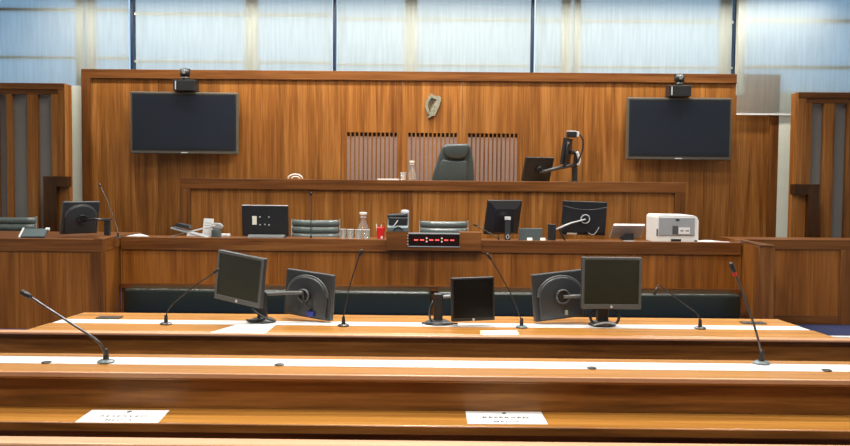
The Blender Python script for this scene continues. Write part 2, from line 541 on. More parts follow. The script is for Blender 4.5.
# ------------------------------------------------------------------ wall TVs and their cameras
def tv(cx, cy, wpx, hpx, yaw, label, clabel, D=12.72):
    c = at(cx, cy, D)
    w, h = wpx * D / F, hpx * D / F
    r = thing('wall_television', label, 'television', (c.x, 12.87, c.z), 'televisions on the panelling')
    T = Matrix.Translation(c) @ Matrix.Rotation(yaw, 4, 'Z') @ Matrix.Rotation(math.radians(-2 * 0), 4, 'X')
    obj('housing', B(-w / 2, w / 2, 0, 0.08, -h / 2, h / 2, T=T), 'tv_frame', r, 0.012)
    obj('screen', B(-w / 2 + 0.055, w / 2 - 0.055, -0.006, 0.002, -h / 2 + 0.075, h / 2 - 0.055, T=T), 'tv_screen', r)
    ib = B(-w / 2 + 0.03, w / 2 - 0.03, -0.003, 0.001, -h / 2 + 0.048, h / 2 - 0.03, T=T)
    obj('inner_bezel', ib, 'black', r)
    obj('maker_mark', B(-0.05, 0.05, -0.004, 0.001, -h / 2 + 0.012, -h / 2 + 0.026, T=T), 'silver', r)
    bm = B(c.x - 0.25, c.x + 0.25, 12.885, 12.918, c.z - 0.2, c.z + 0.2)
    box(bm, c.x - 0.18, c.x - 0.12, c.y + 0.08, 12.885, c.z - 0.2, c.z + 0.2)
    box(bm, c.x + 0.12, c.x + 0.18, c.y + 0.08, 12.885, c.z - 0.2, c.z + 0.2)
    obj('wall_mount', bm, 'black', r)
    # conference camera on the little shelf box above
    tz = c.z + h / 2
    bx = X(cx + (2 if cx < 400 else -1), 12.78, 85)
    q = thing('conference_camera', clabel, 'camera', (bx, 12.78, tz + 0.015), 'cameras above the televisions')
    w2 = 22 * 12.75 / F / 2
    zb0, zb1 = tz + 0.012, tz + 0.012 + 11 * 12.75 / F
    obj('mount_box', B(bx - w2, bx + w2, 12.66, 12.872, zb0, zb1), 'black', q, 0.008)
    obj('side_strip', B(bx - w2 + 0.032, bx - w2 + 0.046, 12.654, 12.662, zb0 + 0.02, zb1 - 0.02), 'silver', q)
    bm = bmesh.new(); lathe(bm, [(0.04, 0), (0.055, 0.012), (0.055, 0.03), (0.03, 0.05), (0.03, 0.07)], (bx, 12.72, zb1), 20)
    obj('swivel_base', bm, 'grey_plastic', q, smooth=True)
    bm = bmesh.new(); bmesh.ops.create_uvsphere(bm, u_segments=20, v_segments=12, radius=0.07, matrix=Matrix.Translation((bx, 12.72, zb1 + 0.115)) @ Matrix.Diagonal((1.05, 1, 0.9, 1)))
    obj('camera_head', bm, 'grey_plastic', q, smooth=True)
    bm = bmesh.new(); tube(bm, [(bx, 12.68, zb1 + 0.115), (bx, 12.645, zb1 + 0.11)], 0.03, 16)
    obj('lens', bm, 'chrome', q, 0.004)
    bm = bmesh.new(); tube(bm, [(bx - 0.062, 12.72, zb1 + 0.07), (bx - 0.062, 12.72, zb1 + 0.165)], 0.014, 8); tube(bm, [(bx + 0.062, 12.72, zb1 + 0.07), (bx + 0.062, 12.72, zb1 + 0.165)], 0.014, 8)
    box(bm, bx - 0.07, bx + 0.07, 12.705, 12.735, zb1 + 0.052, zb1 + 0.07)
    obj('yoke', bm, 'black', q)


tv(184.3, 123, 106.5, 61.5, math.radians(3), 'large dark wall television on the panelling, farther from the printer',
   'black swivel camera on a box above the television farther from the printer')
tv(679.2, 128.8, 103.5, 61.5, math.radians(-1), 'large dark wall television beside the long beige blind, above the printer',
   'black swivel camera on a box above the television beside the long beige blind')

# ------------------------------------------------------------------ slatted side screens
def screen(side):
    D = 12.25
    if side < 0:
        xs = lambda p: X(p, D, 150)
        ret = (65, 72.3); stile = (58, 65); fins = [(-34, -28), (-14, -2), (6.3, 11.6), (27, 37.5), (51, 58)]
        tz = Z(36, 83, D); lab = 'slatted walnut screen with grey inserts behind the clamped monitor'
        outer_x = (-60, -34)
    else:
        xs = lambda p: X(p, D, 150)
        ret = (790, 797); stile = (797, 805); fins = [(805, 811.5), (823.5, 834.5), (847, 853), (866, 878), (892, 898)]
        tz = Z(825, 92.3, D); lab = 'slatted walnut screen with grey inserts under the long beige blind'
        outer_x = (898, 925)
    allx = [xs(ret[0]), xs(ret[1]), xs(outer_x[0]), xs(outer_x[1])]
    xa, xb = (xs(outer_x[0]), xs(stile[1])) if side < 0 else (xs(stile[0]), xs(outer_x[1]))
    r = thing('slatted_screen', lab, 'screen', ((xa + xb) / 2, D, 0), 'slatted screens flanking the panelling')
    hz = tz - 6 * D / F
    obj('top_rail', B(xa, xb, D, D + 0.12, hz, tz), 'rail', r, 0.004)
    hz2 = tz - 11 * D / F
    obj('header', B(min(xs(outer_x[0]), xs(fins[-1][1]), xs(fins[0][0])), max(xs(outer_x[1]), xs(fins[0][0]), xs(fins[-1][1])) if side > 0 else xs(fins[-1][1]), D + 0.015, D + 0.11, hz2, hz - 0.001), 'rail', r, 0.003)
    obj('stile', B(xs(stile[0]) + 0.002, xs(stile[1]), D, D + 0.12, 0, hz - 0.001), 'panel', r, 0.004)
    obj('end_board', B(xs(outer_x[0]), xs(outer_x[1]), D + 0.001, D + 0.12, 0, hz2 - 0.001), 'panel', r, 0.004)
    for a, b in fins:
        obj('slat', B(xs(a), xs(b), D + 0.01, D + 0.085, 0, hz2 - 0.001), 'panel', r, 0.004)
    f0, f1 = min(xs(fins[0][0]), xs(fins[-1][1])), max(xs(fins[0][0]), xs(fins[-1][1]))
    obj('fabric_insert', B(f0 + 0.01, f1 - 0.01, D + 0.09, D + 0.118, 0.02, hz2 - 0.002), 'fabric_grey', r)
    # return towards the wall
    x0 = xs(stile[1]) if side < 0 else xs(stile[0])
    dx = 0.02 * (1 if side < 0 else -1)
    bm = bmesh.new(); prism(bm, [(x0, D + 0.004), (x0 + dx, D + 0.04), (x0 + dx, D + 0.2), (x0, D + 0.2)], 0, tz - 0.012, 'xy')
    obj('return_panel', bm, 'panel', r)
    # portal in front
    D2 = 11.95
    g = thing('side_gate_frame', 'low dark walnut gate frame standing before the slatted screen ' + ('beside the single clamped monitor' if side < 0 else 'beyond the white printer'), 'gate frame', (xs(50 if side < 0 else 812), D2, 0), 'gate frames before the screens')
    ys = 210
    if side < 0:
        pa, pb, h0, h1, ty = 43.2, 56.6, 56.6, 67.5, 176.3
    else:
        pa, pb, h0, h1, ty = 808.2, 819.3, 794, 808.2, 184.2
    zt2 = Z(55 if side < 0 else 806, ty, D2)
    pz = lambda p: X(p, D2, 200)
    obj('post', B(pz(pa), pz(pb), D2, D2 + 0.14, 0, zt2), 'gate', g, 0.003)
    obj('lintel', B(min(pz(h0), pz(h1)), max(pz(h0), pz(h1)), D2, D2 + 0.14, zt2 - 10.5 * D2 / F, zt2), 'gate', g, 0.003)
    obj('gate_leaf', B(min(pz(h0), pz(h1)) , max(pz(h0), pz(h1)), D2 + 0.08, D2 + 0.12, 0.05, zt2 - 10.5 * D2 / F), 'panel', g, 0.002)


screen(-1)
screen(1)

# ------------------------------------------------------------------ judge's bench
JF, JT = 11.6, 1.648
jl, jr = X(180.5, JF, 185), X(685, JF, 185)
jb = thing('judge_bench', 'raised walnut judge bench with dark top rail in front of the panelling', 'bench', ((jl + jr) / 2, JF, 0))
jrh = 10.3 * JF / F
obj('top_rail', B(jl, jr, JF - 0.03, JF + 0.16, JT - jrh, JT), 'rail', jb, 0.005)
obj('stile', B(jl, jl + jrh, JF - 0.03, JF + 0.12, 0, JT - jrh - 0.001), 'stile', jb, 0.004)
obj('stile', B(jr - jrh, jr, JF - 0.03, JF + 0.12, 0, JT - jrh - 0.001), 'stile', jb, 0.004)
k = 0
jx = [jl + jrh] + [X(p, JF, 200) for p in (250.6, 305, 359, 413, 468, 523, 577, 631)] + [jr - jrh]
for a, b in zip(jx, jx[1:]):
    obj('front_panel', B(a + 0.0015, b - 0.0015, JF + 0.01, JF + 0.05, 0, JT - jrh - 0.001), 'panel', jb)
obj('desk_top', B(jl + 0.02, jr - 0.02, JF + 0.161, JF + 0.72, JT - 0.045, JT - 0.002), 'top', jb)
obj('raised_floor', B(jl + 0.02, jr - 0.02, JF + 0.06, 12.86, 0, 0.88), 'carpet', jb)

# ------------------------------------------------------------------ clerk's bench, wings, alcove ends
CF, CT = 10.05, 0.95
WT = CT - 0.028
crh = 12.6 * CF / F
cl, cr = X(120.5, CF, 245), X(741.5, CF, 245)
cb = thing('clerk_bench', 'long panelled walnut clerk bench below the judge bench', 'bench', (0, CF, 0))
obj('top_rail', B(cl, cr, CF, CF + 0.1, CT - crh, CT), 'rail', cb, 0.004)
pz0, pz1 = Z(431, 286, CF), CT - crh - 0.001
jx = [cl] + [X(p, CF, 268) for p in (199, 277.3, 355.5, 433.5, 511.3, 589, 666.5)] + [cr]
for a, b in zip(jx, jx[1:]):
    obj('front_panel', B(a + 0.0015, b - 0.0015, CF + 0.02, CF + 0.06, pz0, pz1), 'panel_dark', cb)
obj('bottom_rail', B(cl, cr, CF - 0.015, CF + 0.08, pz0 - 0.062, pz0 - 0.001), 'rail', cb, 0.004)
obj('plinth', B(cl, cr, CF + 0.02, CF + 0.06, 0, pz0 - 0.063), 'rail', cb)
obj('joint_light_block', B(cl, cr, CF + 0.061, CF + 0.085, pz0, pz1), 'gate', cb)  # unseen dark board, added so no brightness shows through the panel joints
obj('worktop', B(cl, cr, CF + 0.101, 10.85, WT - 0.04, WT - 0.001), 'rail', cb)

# splayed ends and wings
YP = 9.2
wl = thing('bench_wing', 'walnut bench wing with a tall panel, under the lone clamped monitor', 'bench', (-5.0, YP, 0), 'wings of the clerk bench')
xc = X(102.6, YP, 245)
LT = Z(50, 238.8, YP)
obj('top_rail', B(XL + 0.02, xc, YP, YP + 0.1, LT - 0.14, LT), 'rail', wl, 0.004)
obj('stile', B(X(90, YP), xc, YP, YP + 0.09, 0, LT - 0.141), 'stile', wl, 0.003)
obj('front_panel', B(X(18.2, YP) + 0.002, X(90, YP) - 0.002, YP + 0.012, YP + 0.06, 0, LT - 0.141), 'panel_dark', wl)
obj('front_panel', B(XL + 0.02, X(18.2, YP) - 0.002, YP + 0.012, YP + 0.06, 0, LT - 0.141), 'panel_dark', wl)
bm = bmesh.new(); prism(bm, [(XL + 0.02, YP + 0.101), (xc - 0.05, YP + 0.101), (cl - 0.06, CF + 0.101), (cl - 0.004, CF + 0.101), (cl - 0.004, 10.85), (XL + 0.02, 10.85)], LT - 0.06, LT - 0.022, 'xy')
obj('worktop', bm, 'rail', wl)
bm = bmesh.new(); prism(bm, [(xc - 0.1, YP + 0.001), (xc + 0.001, YP + 0.001), (cl - 0.005, CF - 0.03), (cl - 0.005, CF + 0.06), (cl - 0.1, CF + 0.06)], LT - 0.135, LT, 'xy')
obj('return_rail', bm, 'deep', wl)
bm = bmesh.new(); prism(bm, [(xc - 0.08, YP + 0.062), (xc - 0.014, YP + 0.062), (cl - 0.02, CF - 0.03), (cl - 0.02, CF + 0.06), (cl - 0.09, CF + 0.06)], 0, LT - 0.136, 'xy')
obj('return_panel', bm, 'panel_dark', wl)

wr = thing('bench_wing', 'walnut bench wing with a broad framed panel and corner pier, beyond the printer papers', 'bench', (4.6, CF, 0), 'wings of the clerk bench')
xi, xo = X(759.5, YP, 250), X(775.5, YP, 250)
RT = Z(767, 245.3, YP)
bm = bmesh.new(); prism(bm, [(xi, YP), (xo, YP), (xo, CF + 0.06), (cr + 0.005, CF + 0.06), (cr + 0.005, CF - 0.03)], RT - 0.02, RT, 'xy')
obj('pier_cap', bm, 'deep', wr)
obj('pier_post', B(xi + 0.002, xo, YP + 0.004, YP + 0.16, 0, RT - 0.021), 'stile', wr, 0.003)
bm = bmesh.new(); prism(bm, [(xi + 0.014, YP + 0.161), (xo, YP + 0.161), (xo, CF + 0.06), (cr + 0.02, CF + 0.06), (cr + 0.02, CF - 0.03)], 0, RT - 0.021, 'xy')
obj('return_panel', bm, 'panel_dark', wr)
WF = 10.02
RT2 = Z(800, 239.8, WF)
xs_, xe_ = X(840, WF, 280), XR - 0.02
obj('top_rail', B(xo + 0.002, xe_, WF, WF + 0.1, RT2 - 0.115, RT2), 'rail', wr, 0.004)
obj('front_panel', B(xo + 0.002, xs_ - 0.001, WF + 0.015, WF + 0.06, Z(800, 315.5, WF), RT2 - 0.116), 'panel_dark', wr)
obj('stile', B(xs_, xs_ + 0.16, WF, WF + 0.09, 0.001, RT2 - 0.116), 'stile', wr, 0.003)
obj('front_panel', B(xs_ + 0.161, xe_, WF + 0.015, WF + 0.06, 0.13, RT2 - 0.116), 'panel_dark', wr)
obj('bottom_rail', B(xo + 0.002, xs_ - 0.001, WF, WF + 0.09, 0, Z(800, 315.5, WF) - 0.001), 'rail', wr, 0.003)
obj('worktop', B(cr + 0.02, xe_, WF + 0.101, 10.85, RT2 - 0.06, RT2 - 0.022), 'rail', wr)

struct('trim_1', B(4.1, 6.6, 9.14, 9.22, 0.0, 0.012), 'hem')

# green upholstered seats in the alcove
def green_seat(x0, x1, label):
    r = thing('upholstered_bench', label, 'bench seat', ((x0 + x1) / 2, 9.75, 0), 'green seats along the clerk bench')
    st = Z(431, 291.5, 9.62)
    bm = B(x0, x1, 9.6, 9.99, 0.12, st)
    obj('cushion', bm, 'seat_green', r, 0.035, True, 5)
    obj('plinth', B(x0 + 0.04, x1 - 0.04, 9.68, 9.97, 0, 0.119), 'riser', r)


green_seat(X(123, 9.6, 300), X(430.8, 9.6, 300), 'long dark green bench seat behind the pair of tilted monitors beside the white sheet')
green_seat(X(437, 9.6, 300), X(741, 9.6, 300), 'long dark green bench seat behind the lone black screen and upright monitor')

# clock box with LED display
KD = 9.955
ka, kb = X(386, KD, 240), X(481.5, KD, 240)
kt, kbm = Z(431, 232.2, KD), Z(431, 250.5, KD)
ck = thing('clock_box', 'walnut box with a red LED clock display on the clerk bench front', 'clock', ((ka + kb) / 2, KD, kbm))
la, lb = X(408.6, KD, 240), X(459.3, KD, 240)
lz0, lz1 = Z(433, 246.6, KD), Z(433, 233.6, KD)
bm = bmesh.new()
box(bm, ka, la, KD, CF - 0.002, kbm, CT + 0.001); box(bm, lb, kb, KD, CF - 0.002, kbm, CT + 0.001)
box(bm, la, lb, KD, CF - 0.002, kbm, lz0)
box(bm, ka, la, KD, CF + 0.16, CT + 0.001, kt); box(bm, lb, kb, KD, CF + 0.16, CT + 0.001, kt)
obj('housing', bm, 'rail', ck)
obj('display_window', B(la, lb, KD - 0.008, KD + 0.05, lz0 + 0.006, lz1 - 0.006), 'display_black', ck)
bm = B(la - 0.006, lb + 0.006, KD - 0.012, KD + 0.06, lz1 - 0.006, lz1 + 0.006)
box(bm, la - 0.006, lb + 0.006, KD - 0.012, KD + 0.04, lz0 - 0.004, lz0 + 0.005)
obj('trim_frame', bm, 'light_grey', ck)
mid = (lz0 + lz1) / 2
for p in (416.1, 422.1, 431.2, 437.2, 446.2, 452.2):
    x = X(p, KD, 240)
    obj('digit_bar', B(x - 0.023, x + 0.023, KD - 0.011, KD - 0.007, mid - 0.006, mid + 0.008), 'led', ck)
for p in (426.7, 441.8):
    x = X(p, KD, 240)
    for dz in (-0.016, 0.022):
        obj('colon_dot', B(x - 0.009, x + 0.009, KD - 0.011, KD - 0.007, mid + dz - 0.008, mid + dz + 0.008), 'led_dot', ck)
bm = bmesh.new()
for dz in (-0.05, -0.015, 0.02, 0.05):
    box(bm, la - 0.014, la - 0.004, KD - 0.006, KD - 0.0005, mid + dz - 0.006, mid + dz + 0.006)
obj('side_screw_strip', bm, 'silver', ck)

# ------------------------------------------------------------------ counsel table (second row)
T2 = 0.74
yf, yb2 = 4.906, 5.657
ct = thing('counsel_table', 'wide light walnut counsel table with white cable strip, carrying five monitors', 'table', (0, 5.3, 0))
xa2, xb2 = -2.30, 2.295
s0, s1 = 5.227, 5.369
def side_x(y, inset=0.0):          # the table narrows slightly towards the far side
    w = 2.365 + (2.295 - 2.365) * (y - yf) / (yb2 - yf) - inset
    return w


def tapered(y0, y1, z0, z1, inset=0.0):
    bm = bmesh.new()
    prism(bm, [(-side_x(y0, inset), y0), (side_x(y0, inset), y0), (side_x(y1, inset), y1), (-side_x(y1, inset), y1)], z0, z1, 'xy')
    return bm


obj('table_top', tapered(yf + 0.07, s0 - 0.001, T2 - 0.035, T2), 'top', ct, 0.003)
obj('table_top', tapered(s1 + 0.001, yb2, T2 - 0.035, T2), 'top', ct, 0.003)
obj('cable_strip', tapered(s0, s1, T2 - 0.03, T2 + 0.001, 0.015), 'white_strip', ct)
obj('front_lip', B(-3.4, 3.4, yf, yf + 0.069, T2 - 0.016, T2), 'lip', ct, 0.005)
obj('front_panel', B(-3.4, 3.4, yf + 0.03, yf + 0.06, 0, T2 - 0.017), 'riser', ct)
obj('end_panel', B(xa2 + 0.03, xa2 + 0.07, yf + 0.1, yb2 - 0.06, 0, T2 - 0.036), 'stile', ct)
obj('end_panel', B(xb2 - 0.07, xb2 - 0.03, yf + 0.1, yb2 - 0.06, 0, T2 - 0.036), 'stile', ct)
obj('end_panel', B(-0.02, 0.02, yf + 0.1, yb2 - 0.06, 0, T2 - 0.036), 'stile', ct)
for cx_, cy_ in ((109.5, 318), (753, 323.3)):
    p = atz(cx_, cy_, T2)
    o = obj('socket_cover', B(p.x - 0.075, p.x + 0.075, p.y - 0.04, p.y + 0.04, T2 + 0.0005, T2 + 0.007), 'dark_metal', ct, 0.003)

# ------------------------------------------------------------------ reserved row (first row)
L1, S1 = 0.85, 0.70
lf = 3.394
fr = thing('reserved_row_desk', 'walnut desk row with raised white-striped ledge and lower shelf holding reserved notices', 'desk', (0, 3.4, 0))
W1 = 3.0
obj('ledge', B(-W1, W1, lf + 0.012, 3.552, L1 - 0.03, L1), 'top', fr, 0.003)
obj('ledge', B(-W1, W1, 3.690, 3.767, L1 - 0.03, L1), 'top', fr, 0.003)
obj('cable_strip', B(-W1, W1, 3.553, 3.689, L1 - 0.03, L1 + 0.001), 'white_strip', fr)
obj('ledge_lip', B(-W1, W1, lf, lf + 0.011, L1 - 0.02, L1), 'lip', fr, 0.003)
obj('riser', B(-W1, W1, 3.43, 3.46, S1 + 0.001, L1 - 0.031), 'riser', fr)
obj('shelf', B(-W1, W1, 3.218, 3.46, S1 - 0.03, S1), 'top', fr, 0.002)
obj('shelf_lip', B(-W1, W1, 3.206, 3.217, S1 - 0.034, S1), 'riser', fr, 0.003)
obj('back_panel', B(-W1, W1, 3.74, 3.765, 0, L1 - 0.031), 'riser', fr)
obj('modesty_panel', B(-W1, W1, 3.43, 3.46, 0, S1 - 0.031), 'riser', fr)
for p in (46, 280, 590, 820):
    q = at(p, 365 + (p - 431) * 0.007 + 0.6, 3.595); q = atz(p, 365.4 + (p - 431) * 0.006, L1)
    bm = bmesh.new(); lathe(bm, [(0.02, 0.0015), (0.021, 0.004), (0.016, 0.006)], (q.x, 3.566, L1), 20)
    obj('grommet', bm, 'black', fr)
rb = thing('seat_back_rail', 'light walnut top rail of the nearest seat row at the bottom edge', 'seat rail', (0, 2.57, 0))
obj('rail_cap', B(-2.2, 2.2, 2.47, 2.54, L1 - 0.03, L1), 'lip', rb, 0.006)
obj('back_board', B(-2.2, 2.2, 2.485, 2.525, 0, L1 - 0.031), 'riser', rb)

# ------------------------------------------------------------------ reserved notices
def text_bm(s, size):
    cu = bpy.data.curves.new('t', 'FONT'); cu.body = s; cu.size = size; cu.align_x = 'CENTER'; cu.space_character = 1.25; cu.offset = 0.0009
    o = bpy.data.objects.new('t', cu); C.objects.link(o)
    dg = bpy.context.evaluated_depsgraph_get()
    me = bpy.data.meshes.new_from_object(o.evaluated_get(dg))
    bm = bmesh.new(); bm.from_mesh(me)
    bpy.data.objects.remove(o); bpy.data.curves.remove(cu); bpy.data.meshes.remove(me)
    return bm


def notice(pa, label):
    q = [atz(*p, S1) for p in pa]        # back-left, back-right, front-right, front-left
    c = sum(q, Vector()) / 4
    r = thing('reserved_notice', label, 'paper sign', (c.x, c.y, S1), 'reserved notices on the shelf')
    d = (q[1] - q[0]).normalized()
    ang = math.atan2(d.y, d.x)
    bm = bmesh.new()
    prism(bm, [(v.x, v.y) for v in (q[3], q[2], q[1], q[0])], S1 + 0.0006, S1 + 0.0018, 'xy')
    obj('sheet', bm, 'paper', r)
    for s, sz, dy, nme in (('RESERVED', 0.034, -0.014, 'lettering'), ('MEDIA', 0.030, -0.068, 'lettering')):
        bm = text_bm(s, sz)
        bm.transform(Matrix.Translation((c.x, c.y + dy, S1 + 0.0022)) @ Matrix.Rotation(ang, 4, 'Z'))
        obj(nme, bm, 'ink', r)
    bm = bmesh.new()
    hpts = [(-0.006, 0.010), (0.0, 0.013), (0.007, 0.012), (0.009, 0.004), (0.002, -0.011), (-0.006, -0.012), (-0.009, 0.0)]
    prism(bm, [(c.x + a, c.y + 0.062 + b) for a, b in hpts], S1 + 0.002, S1 + 0.0024, 'xy')
    obj('crest', bm, 'ink', r)


notice([(92, 410.3), (169.5, 410.6), (158, 423.0), (74.8, 422.6)], 'white reserved notice on the shelf nearest the microphone that leans furthest over')
notice([(465.4, 411.6), (541, 412.2), (548, 424.6), (467.8, 424.2)], 'white reserved notice on the shelf below the cream card and lone black screen')

# ------------------------------------------------------------------ papers on the counsel table
q = [atz(*p, T2) for p in ((238, 324.6), (275.5, 325.2), (265, 333.8), (210, 333.0))]
for v in q:
    v.y = min(v.y, s0 - 0.004) if v.y > s0 - 0.004 else v.y
bm = bmesh.new(); prism(bm, [(v.x, v.y) for v in q[::-1]], T2 + 0.0006, T2 + 0.003, 'xy')
c = sum(q, Vector()) / 4
ws = thing('paper_sheet', 'white printed sheet lying on the counsel table below the twin tilted monitors', 'paper', (c.x, c.y, T2))
obj('sheet', bm, 'paper', ws)
bm = bmesh.new()
for i, (dx, dy, w) in enumerate(((-0.10, 0.05, 0.06), (0.0, 0.048, 0.05), (0.08, 0.04, 0.03), (-0.03, 0.03, 0.06))):
    box(bm, c.x + dx, c.x + dx + w, c.y + dy, c.y + dy + 0.006, T2 + 0.003, T2 + 0.0034)
obj('print_line', bm, 'ink', ws)
q = [atz(*p, T2) for p in ((482, 331.2), (515, 330.9), (517.5, 335.3), (483, 335.6))]
c = sum(q, Vector()) / 4
cc = thing('cream_card', 'cream card with green edges on the counsel table before the lone black screen', 'card', (c.x, c.y, T2))
bm = bmesh.new(); prism(bm, [(v.x, v.y) for v in q[::-1]], T2 + 0.0006, T2 + 0.004, 'xy'); obj('card', bm, 'cream', cc)
bm = bmesh.new()
for a, b in ((0, 3), (1, 2)):
    u, w = q[a], q[b]
    e = 0.012 if a else -0.012
    prism(bm, [(u.x, u.y), (w.x, w.y), (w.x + e, w.y), (u.x + e, u.y)], T2 + 0.0006, T2 + 0.0042, 'xy')
obj('edge_strip', bm, 'card_edge', cc)

# ------------------------------------------------------------------ gooseneck microphones
def mic(base, pts, label, D=None, z=None, ring=False, hang=None, rad=0.0055, head=0.05, group=None, foot='dark_metal', lean=0.0, disc=0.036):
    b = atz(base[0], base[1], z) if D is None else at(base[0], base[1], D)
    if z is not None and D is not None:
        b = Vector((X(base[0], D, base[1]), D, z))
    D0 = b.y
    r = thing('gooseneck_microphone', label, 'microphone', (b.x, b.y, b.z), group)
    n = len(pts)
    P = [at(p[0], p[1], D0 - lean * (i + 1) / n) for i, p in enumerate(pts)]
    bm = bmesh.new(); lathe(bm, [(disc, 0.0012), (disc, 0.006), (disc * 0.75, 0.012), (disc * 0.4, 0.014)], b, 24)
    obj('base_plate', bm, foot, r)
    s = b + Vector((0, 0, 0.012))
    e = s + Vector((0, 0, 0.045))
    bm = bmesh.new(); tube(bm, [s, e], [0.013, 0.009], 12)
    obj('socket', bm, 'black', r)
    path = smooth_path([e] + P[:-1] if n > 1 else [e], 8)
    last = P[-2] if n > 1 else e
    bm = bmesh.new(); tube(bm, path, rad, 8)
    obj('gooseneck', bm, 'dark_metal' if rad > 0.004 else 'black', r, smooth=True)
    d = (P[-1] - last).normalized()
    bm = bmesh.new(); tube(bm, [last, last + d * head * 0.15, last + d * head * 0.9, last + d * head], [rad * 1.2, rad * 2.1, rad * 2.2, rad * 1.4], 12)
    obj('capsule', bm, 'black', r, smooth=True)
    if ring:
        bm = bmesh.new(); tube(bm, [last - d * 0.012, last + d * 0.004], rad * 1.9, 12)
        obj('light_ring', bm, 'red', r)


mic((106, 362.4), [(105.3, 354), (102, 346), (95, 339), (80, 329), (55, 313), (31.5, 297.5), (22, 292)], 'long gooseneck microphone rising from the reserved row ledge and leaning far outward', z=L1 + 0.001, lean=0.05, foot='teal_grey', group='microphones on the reserved row ledge')
mic((761.5, 363.8), [(760.6, 350), (757, 335), (750, 313), (742, 291), (734.4, 273), (730.5, 262.5)], 'upright gooseneck microphone with red ring on the reserved row ledge', z=L1 + 0.001, ring=True, foot='teal_grey', rad=0.0048, lean=0.05, group='microphones on the reserved row ledge')
gm = 'microphones on the counsel table'
mic((166, 324.3), [(166, 316), (169, 308.5), (178, 299), (196, 285), (213, 273.5), (219, 269.2)], 'gooseneck microphone on counsel table leaning over to the twin tilted monitors', z=T2 + 0.001, group=gm, rad=0.004, lean=0.03)
mic((343.5, 326), [(344.3, 312), (348, 293), (353, 275), (359, 257), (361.8, 250)], 'gooseneck microphone standing alone between twin tilted monitors and lone black screen', z=T2 + 0.001, group=gm, rad=0.004, lean=0.03)
mic((521.5, 327.6), [(520.5, 318), (515, 303), (506, 285), (497, 269), (491.2, 260), (488, 255)], 'gooseneck microphone leaning past the lone black screen', z=T2 + 0.001, group=gm, rad=0.004, lean=0.03, foot='teal_grey')
mic((700, 328.6), [(699.8, 319), (696.5, 313), (686, 305), (672, 294.5), (662, 287.2), (659, 285.6), (657.2, 287.5), (655, 293.5)], 'gooseneck microphone with drooping tip on the counsel table beside the upright monitor', z=T2 + 0.001, group=gm, rad=0.004, lean=0.03)
gc = 'microphones on the clerk bench'
mic((118, 237), [(116.5, 227), (112.5, 215), (106.5, 199), (100.6, 187), (97.6, 180.5)], 'thin gooseneck microphone beside the clamped monitor, against tall panelling', D=9.75, z=LT - 0.0215, group=gc, rad=0.0055, lean=-0.1)
mic((311, 238), [(311, 226), (311, 210), (311, 196), (311, 190.5)], 'straight vertical thin microphone before the middle ribbed chair on the clerk bench', D=10.21, z=WT - 0.0005, group=gc, rad=0.006, disc=0.03)
mic((498.5, 239), [(495.5, 236), (490, 233.4), (482, 228.8), (477, 226), (471.5, 223.3)], 'low slanting microphone beside the clock box on the clerk bench', D=10.21, z=WT - 0.0005, group=gc, rad=0.006, disc=0.03)

# ------------------------------------------------------------------ monitors
def pose(c, yaw=0, tilt=0, roll=0):
    return Matrix.Translation(c) @ Matrix.Rotation(math.radians(yaw), 4, 'Z') @ Matrix.Rotation(math.radians(tilt), 4, 'X') @ Matrix.Rotation(math.radians(roll), 4, 'Y')


def arch(w, h, n=10):
    """outline with a rounded top"""
    r = w / 2
    pts = [(-r, -h / 2), (r, -h / 2)]
    for k in range(n + 1):
        a = PI * k / n
        pts.append((r * math.cos(a), h / 2 - r * 0.8 + r * 0.8 * math.sin(a)))
    return pts


